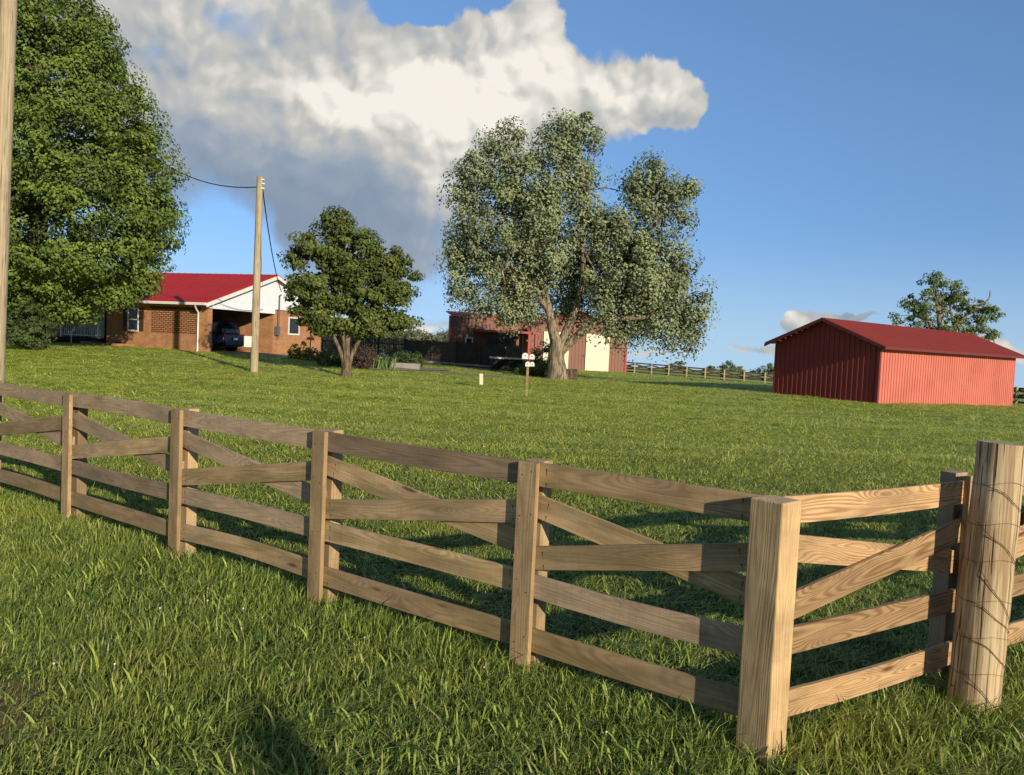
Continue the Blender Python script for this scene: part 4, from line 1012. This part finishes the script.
# far wood (one mass)
wb = []
for k in range(38):
    x = 318+k*4.2+random.uniform(-2, 2); ht = 333+random.uniform(-4, 4)+(x-375)*.045
    wb.append((x, ht+9, 7, 11, random.uniform(-8, 8)))
wd = onground(430, 350, 165)
wbl = blobs_px(wb, 165, 1.0)
c_, _ = crown(None, wbl, .9, 1250, 30, .42, M['leaf_wood'], (0, 0, 0), 71, .9, .1, rough=.2)
c_.name = 'distant_wood'; tag(c_, 'distant sunlit wood behind the picket fence', 'wood', None, 'stuff')

# ---------------- garden plants
bush('reddish_bush', 'low reddish brown bush at the foot of the small tree', onground(358, 371, 37), .75, .95, M['leaf_red'], 60, 40, .09, seed=81)
bush('garden_bush', 'round green bush in a stone edged bed left of the dark fence', onground(408, 369, 43), .75, .85, M['leaf_bush'], 60, 40, .09, seed=82)
bush('garden_bush', 'small green bush at the corner of the sunlit brick wall', onground(318, 361, 40), .7, .6, M['leaf_bush'], 40, 40, .09, seed=83)
bush('garden_bush', 'low green bush left of the small tree trunk', onground(330, 367, 37), .7, .7, M['leaf_bush'], 50, 40, .09, seed=84)
bush('flower_clump', 'yellow flowering clump against the shaded brick wall', onground(299, 358, 40.5), .55, .75, M['leaf_yellow'], 40, 30, .10, 'flowers', seed=85)
bush('garden_bush', 'dark low bush behind the reddish bush', onground(366, 366, 42), .9, .9, M['leaf_grey'], 50, 40, .1, seed=86)
bush('dark_shrub', 'dark low shrub hugging the left foot of the silver maple', onground(546, 377, 46.5), 1.1, 1.9, M['leaf_redbud'], 60, 40, .13, seed=87)
bush('dark_shrub', 'long low dark shrub in the silver maple shade', onground(535, 377, 47.5), 1.3, .8, M['leaf_redbud'], 60, 40, .12, seed=88)
yb = onground(383, 368, 38.5); yt = thing('spiky_plant', 'spiky pale green strap leaved plant in the garden bed', 'plant', yb)
mb = MB()
for k in range(70):
    a = random.uniform(0, 2*PI); l_ = random.uniform(.5, .95); s_ = random.uniform(.3, .9); c0 = Vector((random.gauss(0, .3), random.gauss(0, .2), 0)); d = Vector((math.cos(a), math.sin(a), 0))
    pr_ = [c0, c0+d*l_*s_*.35+Vector((0, 0, l_*.7)), c0+d*l_*s_*.8+Vector((0, 0, l_*.8))]; w = Vector((-d.y, d.x, 0))*.035
    mb.add([pr_[0]-w, pr_[0]+w, pr_[1]+w, pr_[1]-w, pr_[2]], [(0, 1, 2, 3), (3, 2, 4)])
mb.build('strap_leaves', plain('strap_leaf', (.17, .24, .09), .5), yt)
o = MB().box(-.75, .75, -.4, .4, -.2, .3).build('stone_planter', M['concrete'], None, .04); o.location = onground(405, 371, 41.5); tag(o, 'low stone planter block in front of the round garden bush', 'planter')
strip('garden_bed', [tuple(onground(340, 372, 36)), tuple(onground(400, 374, 38)), tuple(onground(450, 372, 44))], [tuple(onground(340, 368, 39)), tuple(onground(400, 371, 41)), tuple(onground(450, 371, 47))], M['drive'], .05)

# unseen leafy cone added behind the viewer to throw the small shadow at the bottom
cb0 = Vector((2.35, -1.45, gz(2.35, -1.45)))
ct = thing('shadow_caster', 'leafy cone added unseen behind the viewpoint to cast a shadow', 'tree', cb0)
crown(ct, [(cb0+Vector((0, 0, .5)), (.42, .42, .5)), (cb0+Vector((-.02, 0, 1.0)), (.32, .32, .45)), (cb0+Vector((.05, 0, 1.42)), (.16, .16, .38)), (cb0+Vector((-.36, -.26, 1.2)), (.17, .17, .26))], .15, 220, 50, .07, M['leaf_redbud'], cb0, 91, .8, .3)
MB().tube([(0, 0, -.1), (0, 0, 1.5)], [.05, .015], 8).build('trunk', M['bark_dark'], ct)

# dirt at post feet and bare patch
def patch(x, y, rx, ry, mat, lift=.006, name='bare_soil'):
    vs = [(0, 0, 0)]; n = 28
    for k in range(n):
        a = 2*PI*k/n; q = 1+.25*math.sin(3*a+x)+.12*math.sin(7*a); vs.append((rx*q*math.cos(a), ry*q*math.sin(a), 0))
    vs = [(x+v[0], y+v[1], gz(x+v[0], y+v[1])+lift) for v in vs]
    me = bpy.data.meshes.new(name); me.from_pydata(vs, [], [(0, 1+k, 1+(k+1) % n) for k in range(n)]); me.update(); o = bpy.data.objects.new(name, me); link(o, None, mat); tag(o, kind='structure')
for s in ST[1:4]: patch(s.x, s.y-.03, .13, .09, M['soil'])
patch(P5.x, P5.y-.06, .16, .10, M['soil'])
patch(-2.6, 4.0, .42, .34, plain('dry_dirt', (.16, .105, .055), .95, .1, 0, .5, 30))
for s in list(ST[1:3])+[P5]: BARE.append((s.x, s.y-.04, .17))
grass_object()

# pale seed stalks standing above the mown lawn
mb = MB(); r = random.Random(12)
for k in range(260):
    d = r.uniform(9, 34)**1.0; x = d*r.uniform(-.62, .66); y = d
    if inside_fence(np.array(x), np.array(y)) < .5 or math.sin(x*.9+y*.35)+math.sin(y*.7-x*.3) < -.1: continue
    z0_ = gz(x, y)
    for q in range(r.randint(2, 5)):
        h = r.uniform(.10, .22); a = Vector((x+r.gauss(0, .06), y+r.gauss(0, .06), z0_)); w = .002+.00022*d
        tip = a+Vector((r.gauss(0, .04), r.gauss(0, .04), h)); sd = Vector((r.uniform(-1, 1), .3, 0)).normalized()*w
        mb.add([a-sd*.4, a+sd*.4, tip+sd, tip-sd], [(0, 1, 2, 3)])
tag(mb.build('seed_stalks', plain('seed_stalk', (.34, .37, .12), .8)), 'thin pale seed stalks standing above the lawn', 'grass stalks', None, 'stuff')
# clover flowers and broad weeds in the near lawn
mf = plain('clover_white', (.7, .68, .6), .7)
def weeds():
    mb = MB(); r = random.Random(5)
    cent = [(-1.1, 5.6), (-2.0, 5.9), (.7, 4.2), (-.9, 4.9), (1.0, 3.3), (-1.3, 3.4), (-.1, 3.2), (2.3, 3.9), (-3.3, 6.2), (-2.6, 6.9), (-1.9, 4.7), (-1.3, 4.6), (-.35, 4.3), (.1, 4.0), (-.75, 3.9), (2.1, 3.6), (1.8, 3.3), (-2.2, 5.2), (-.3, 3.6), (.6, 3.75), (-1.6, 3.9), (2.6, 4.1)]
    for cx_, cy_ in cent:
        if inside_fence(np.array(cx_), np.array(cy_)) > -.05: continue
        for k in range(r.randint(10, 22)):
            a = r.uniform(0, 2*PI); l_ = r.uniform(.07, .17); d = Vector((math.cos(a), math.sin(a), 0)); w = Vector((-d.y, d.x, 0))*r.uniform(.004, .008)
            c0 = Vector((cx_+r.gauss(0, .08), cy_+r.gauss(0, .08), 0)); b_ = c0+Vector((0, 0, .02)); m_ = c0+d*l_*.5+Vector((0, 0, l_*.75)); e = c0+d*l_+Vector((0, 0, l_*.55))
            m2 = c0+d*l_*.82+Vector((0, 0, l_*.76)); mb.add([b_-w*.5, b_+w*.5, m_+w, m_-w, e, m2-w*.75, m2+w*.75], [(0, 1, 2, 3), (3, 2, 6, 5), (5, 6, 4)])
    return mb.build('broadleaf_weeds', plain('weed_leaf', (.24, .34, .05), .5, .3), None)
tag(weeds(), 'bright broad leaved weeds among the near grass', 'weeds', None, 'stuff')
mb = MB(); r = random.Random(8)
for k in range(12):
    x = r.uniform(-2.6, 1.2); y = r.uniform(3.7, 6.5)
    if inside_fence(np.array(x), np.array(y)) > -.1: continue
    z = r.uniform(.07, .11); mb.tube([(x, y, 0), (x, y, z)], .0012, 4, False); mb.tube([(x, y, z-.006), (x, y, z), (x, y, z+.006)], [.003, .007, .003], 7)
o = mb.build('clover_flowers', mf); tag(o, 'small white clover heads in the near grass', 'flowers', None, 'stuff')

# ================================================================== LIGHT
SE = math.radians(15.5); sdir = Vector((-.56, .83, 0)).normalized()*math.cos(SE)+Vector((0, 0, -math.sin(SE)))
sl = bpy.data.lights.new('sun', 'SUN'); sl.energy = 5.0; sl.angle = math.radians(.5); sl.color = (1.0, .87, .68)
so = bpy.data.objects.new('sun', sl); C.objects.link(so); so.rotation_euler = sdir.to_track_quat('-Z', 'Y').to_euler()
world = bpy.data.worlds.new('World'); scene.world = world; world.use_nodes = True
t = NT(world.node_tree); out = t.n('ShaderNodeOutputWorld')
tc = t.n('ShaderNodeTexCoord').outputs['Generated']
sp = t.n('ShaderNodeSeparateXYZ'); t.l(tc, sp.inputs[0])
cb = t.n('ShaderNodeCombineXYZ'); t.l(sp.outputs[0], cb.inputs[0]); t.l(sp.outputs[1], cb.inputs[1]); t.l(t.m('ADD', t.m('MULTIPLY', t.m('MAXIMUM', sp.outputs[2], 0.0), .66), .20), cb.inputs[2])
nv = t.n('ShaderNodeVectorMath', operation='NORMALIZE'); t.l(cb.outputs[0], nv.inputs[0])
sky = t.n('ShaderNodeTexSky', sky_type='NISHITA'); sky.sun_disc = False; sky.sun_elevation = math.radians(15.5)
sky.sun_rotation = math.atan2(.56, -.83); sky.altitude = 200; sky.air_density = 1.0; sky.dust_density = .15; sky.ozone_density = 2.0
t.l(nv.outputs[0], sky.inputs[0])
CLOUD_D = [(350, 90, 170, 70, 1.0), (430, 120, 90, 60, .6), (320, 210, 130, 60, .9), (400, 240, 90, 60, .7), (480, 65, 60, 50, .6), (540, 28, 24, 36, .85), (520, 130, 70, 50, .6),
           (634, 88, 58, 36, 1.15), (688, 100, 34, 24, .85), (130, 60, 120, 90, .6), (165, 140, 70, 60, .3), (200, -30, 200, 45, .6), (370, 280, 80, 30, .4), (435, 326, 80, 10, .7),
           (795, 322, 26, 14, .95), (765, 347, 60, 8, .7), (660, 348, 60, 9, .6), (852, 310, 42, 5, .8), (1015, 360, 36, 14, .8), (930, 345, 60, 5, .4),
           (222, 240, 44, 34, -1.0), (425, 290, 30, 16, -.35), (405, 4, 32, 14, -1.1), (228, 18, 26, 16, -.5), (150, 48, 14, 14, -.35), (-150, 120, 220, 140, .8), (1500, 150, 300, 60, .8)]
CLOUD_B = [(360, 100, 130, 42, .58), (470, 90, 80, 60, .62), (640, 84, 80, 36, .58), (440, 190, 26, 40, .32), (535, 30, 40, 50, .4), (795, 312, 30, 12, .5),
           (200, -10, 140, 45, .30), (430, 330, 80, 12, .45), (1012, 352, 40, 18, .4), (290, 230, 150, 50, -.22), (185, 160, 60, 60, -.05), (680, 348, 110, 14, .4), (130, 100, 60, 40, .14)]
az = t.m('ARCTAN2', sp.outputs[0], sp.outputs[1]); el = t.m('ARCSINE', sp.outputs[2])
cv = t.n('ShaderNodeCombineXYZ'); t.l(az, cv.inputs[0]); t.l(el, cv.inputs[1])
def noise2(vec, scale, detail, rough):
    o = t.n('ShaderNodeTexNoise', noise_dimensions='2D'); t.l(vec, o.inputs['Vector']); o.inputs['Scale'].default_value = scale; o.inputs['Detail'].default_value = detail; o.inputs['Roughness'].default_value = rough
    return o.outputs
def warp(vec, scale, amp, detail, rough):
    o = noise2(vec, scale, detail, rough)
    a = t.n('ShaderNodeVectorMath', operation='MULTIPLY_ADD'); t.l(o['Color'], a.inputs[0]); a.inputs[1].default_value = (amp, amp, 0); a.inputs[2].default_value = (-amp/2, -amp/2, 0)
    b = t.n('ShaderNodeVectorMath', operation='ADD'); t.l(vec, b.inputs[0]); t.l(a.outputs[0], b.inputs[1]); return b.outputs[0]
def puff(vec, scale, detail):
    o = t.n('ShaderNodeTexVoronoi', voronoi_dimensions='2D', feature='SMOOTH_F1', normalize=True); t.l(vec, o.inputs['Vector']); o.inputs['Scale'].default_value = scale
    o.inputs['Detail'].default_value = detail; o.inputs['Roughness'].default_value = .5; o.inputs['Smoothness'].default_value = .6; o.inputs['Lacunarity'].default_value = 2.3
    return t.m('SUBTRACT', 1.0, o.outputs['Distance'])
wv1 = warp(cv.outputs[0], 6.0, .04, 1, .5)
wv2 = warp(wv1, 26.0, .020, 4, .6)
p1 = puff(wv2, 13.0, 2.0)
offv = t.n('ShaderNodeVectorMath', operation='ADD'); t.l(wv2, offv.inputs[0]); offv.inputs[1].default_value = (.010, .014, 0)
p2 = puff(offv.outputs[0], 13.0, 2.0)
wv = wv1
def field(blobs, vec):
    acc = None
    for (x, y, rx, ry, w) in blobs:
        a0, e0 = azel(x, y)
        v1 = t.n('ShaderNodeVectorMath', operation='MULTIPLY_ADD'); t.l(vec, v1.inputs[0]); v1.inputs[1].default_value = (F/rx, F/ry, 0); v1.inputs[2].default_value = (-a0*F/rx, -e0*F/ry, 0)
        v2 = t.n('ShaderNodeVectorMath', operation='DOT_PRODUCT'); t.l(v1.outputs[0], v2.inputs[0]); t.l(v1.outputs[0], v2.inputs[1])
        v = t.m('POWER', .3679, v2.outputs['Value'])
        acc = t.m('MULTIPLY', v, w) if acc is None else t.m('MULTIPLY_ADD', v, w, acc)
    return acc
dens_ = field(CLOUD_D, wv2)
brt = field(CLOUD_B, wv2)
# crisp where puffs stand out on the sunlit side, soft on the shaded left
soft = t.m('MAXIMUM', t.ss(az, -.12, -.42), t.m('MULTIPLY', t.ss(el, .25, .16), t.ss(az, .08, -.02)))
dp = t.m('MULTIPLY_ADD', p1, 1.1, dens_)
mask = t.m('ADD', t.m('MULTIPLY', t.ss(dp, 1.28, 1.44), t.m('SUBTRACT', 1.0, soft)), t.m('MULTIPLY', t.ss(dp, 1.12, 1.85), soft))
rel = t.m('MULTIPLY', t.m('MULTIPLY', t.m('SUBTRACT', p1, p2), 2.2), t.m('ADD', .28, brt, None, True))
bl = t.m('ADD', t.m('ADD', brt, .20), t.m('ADD', rel, t.m('MULTIPLY', p1, .16)), None, True)
cr_ = t.n('ShaderNodeValToRGB'); t.l(bl, cr_.inputs[0]); e_ = cr_.color_ramp.elements
e_[0].position = 0; e_[0].color = (1.35, 1.75, 2.4, 1); e_[1].position = 1; e_[1].color = (6.3, 5.95, 5.3, 1)
q = cr_.color_ramp.elements.new(.28); q.color = (2.05, 2.45, 3.0, 1)
q = cr_.color_ramp.elements.new(.6); q.color = (3.7, 3.65, 3.4, 1)
skc = t.mix(1.0, sky.outputs[0], (.88, 1.04, 1.22), 'MULTIPLY')
skc = t.mix(t.m('MULTIPLY', t.m('SUBTRACT', 1.0, t.ss(el, -.02, .16)), .65), skc, (3.4, 4.5, 5.1))
mxc = t.mix(t.m('MULTIPLY', mask, .97), skc, cr_.outputs[0])
# sky behind the viewer dimmed to grey, added to cut the ambient fill
back = t.m('MULTIPLY', t.ss(sp.outputs[1], .15, -.35), .6)
mxc = t.mix(back, mxc, (1.0, 1.15, 1.4))
bg = t.n('ShaderNodeBackground'); t.l(mxc, bg.inputs[0]); bg.inputs[1].default_value = .15; t.l(bg.outputs[0], out.inputs[0])
world.cycles.sampling_method = 'MANUAL'; world.cycles.sample_map_resolution = 512

scene.view_settings.view_transform = 'Standard'; scene.view_settings.look = 'None'; scene.view_settings.exposure = 0; scene.view_settings.gamma = 1
scene.cycles.max_bounces = 4; scene.cycles.transparent_max_bounces = 4; scene.cycles.diffuse_bounces = 2; scene.cycles.glossy_bounces = 2; scene.cycles.transmission_bounces = 2
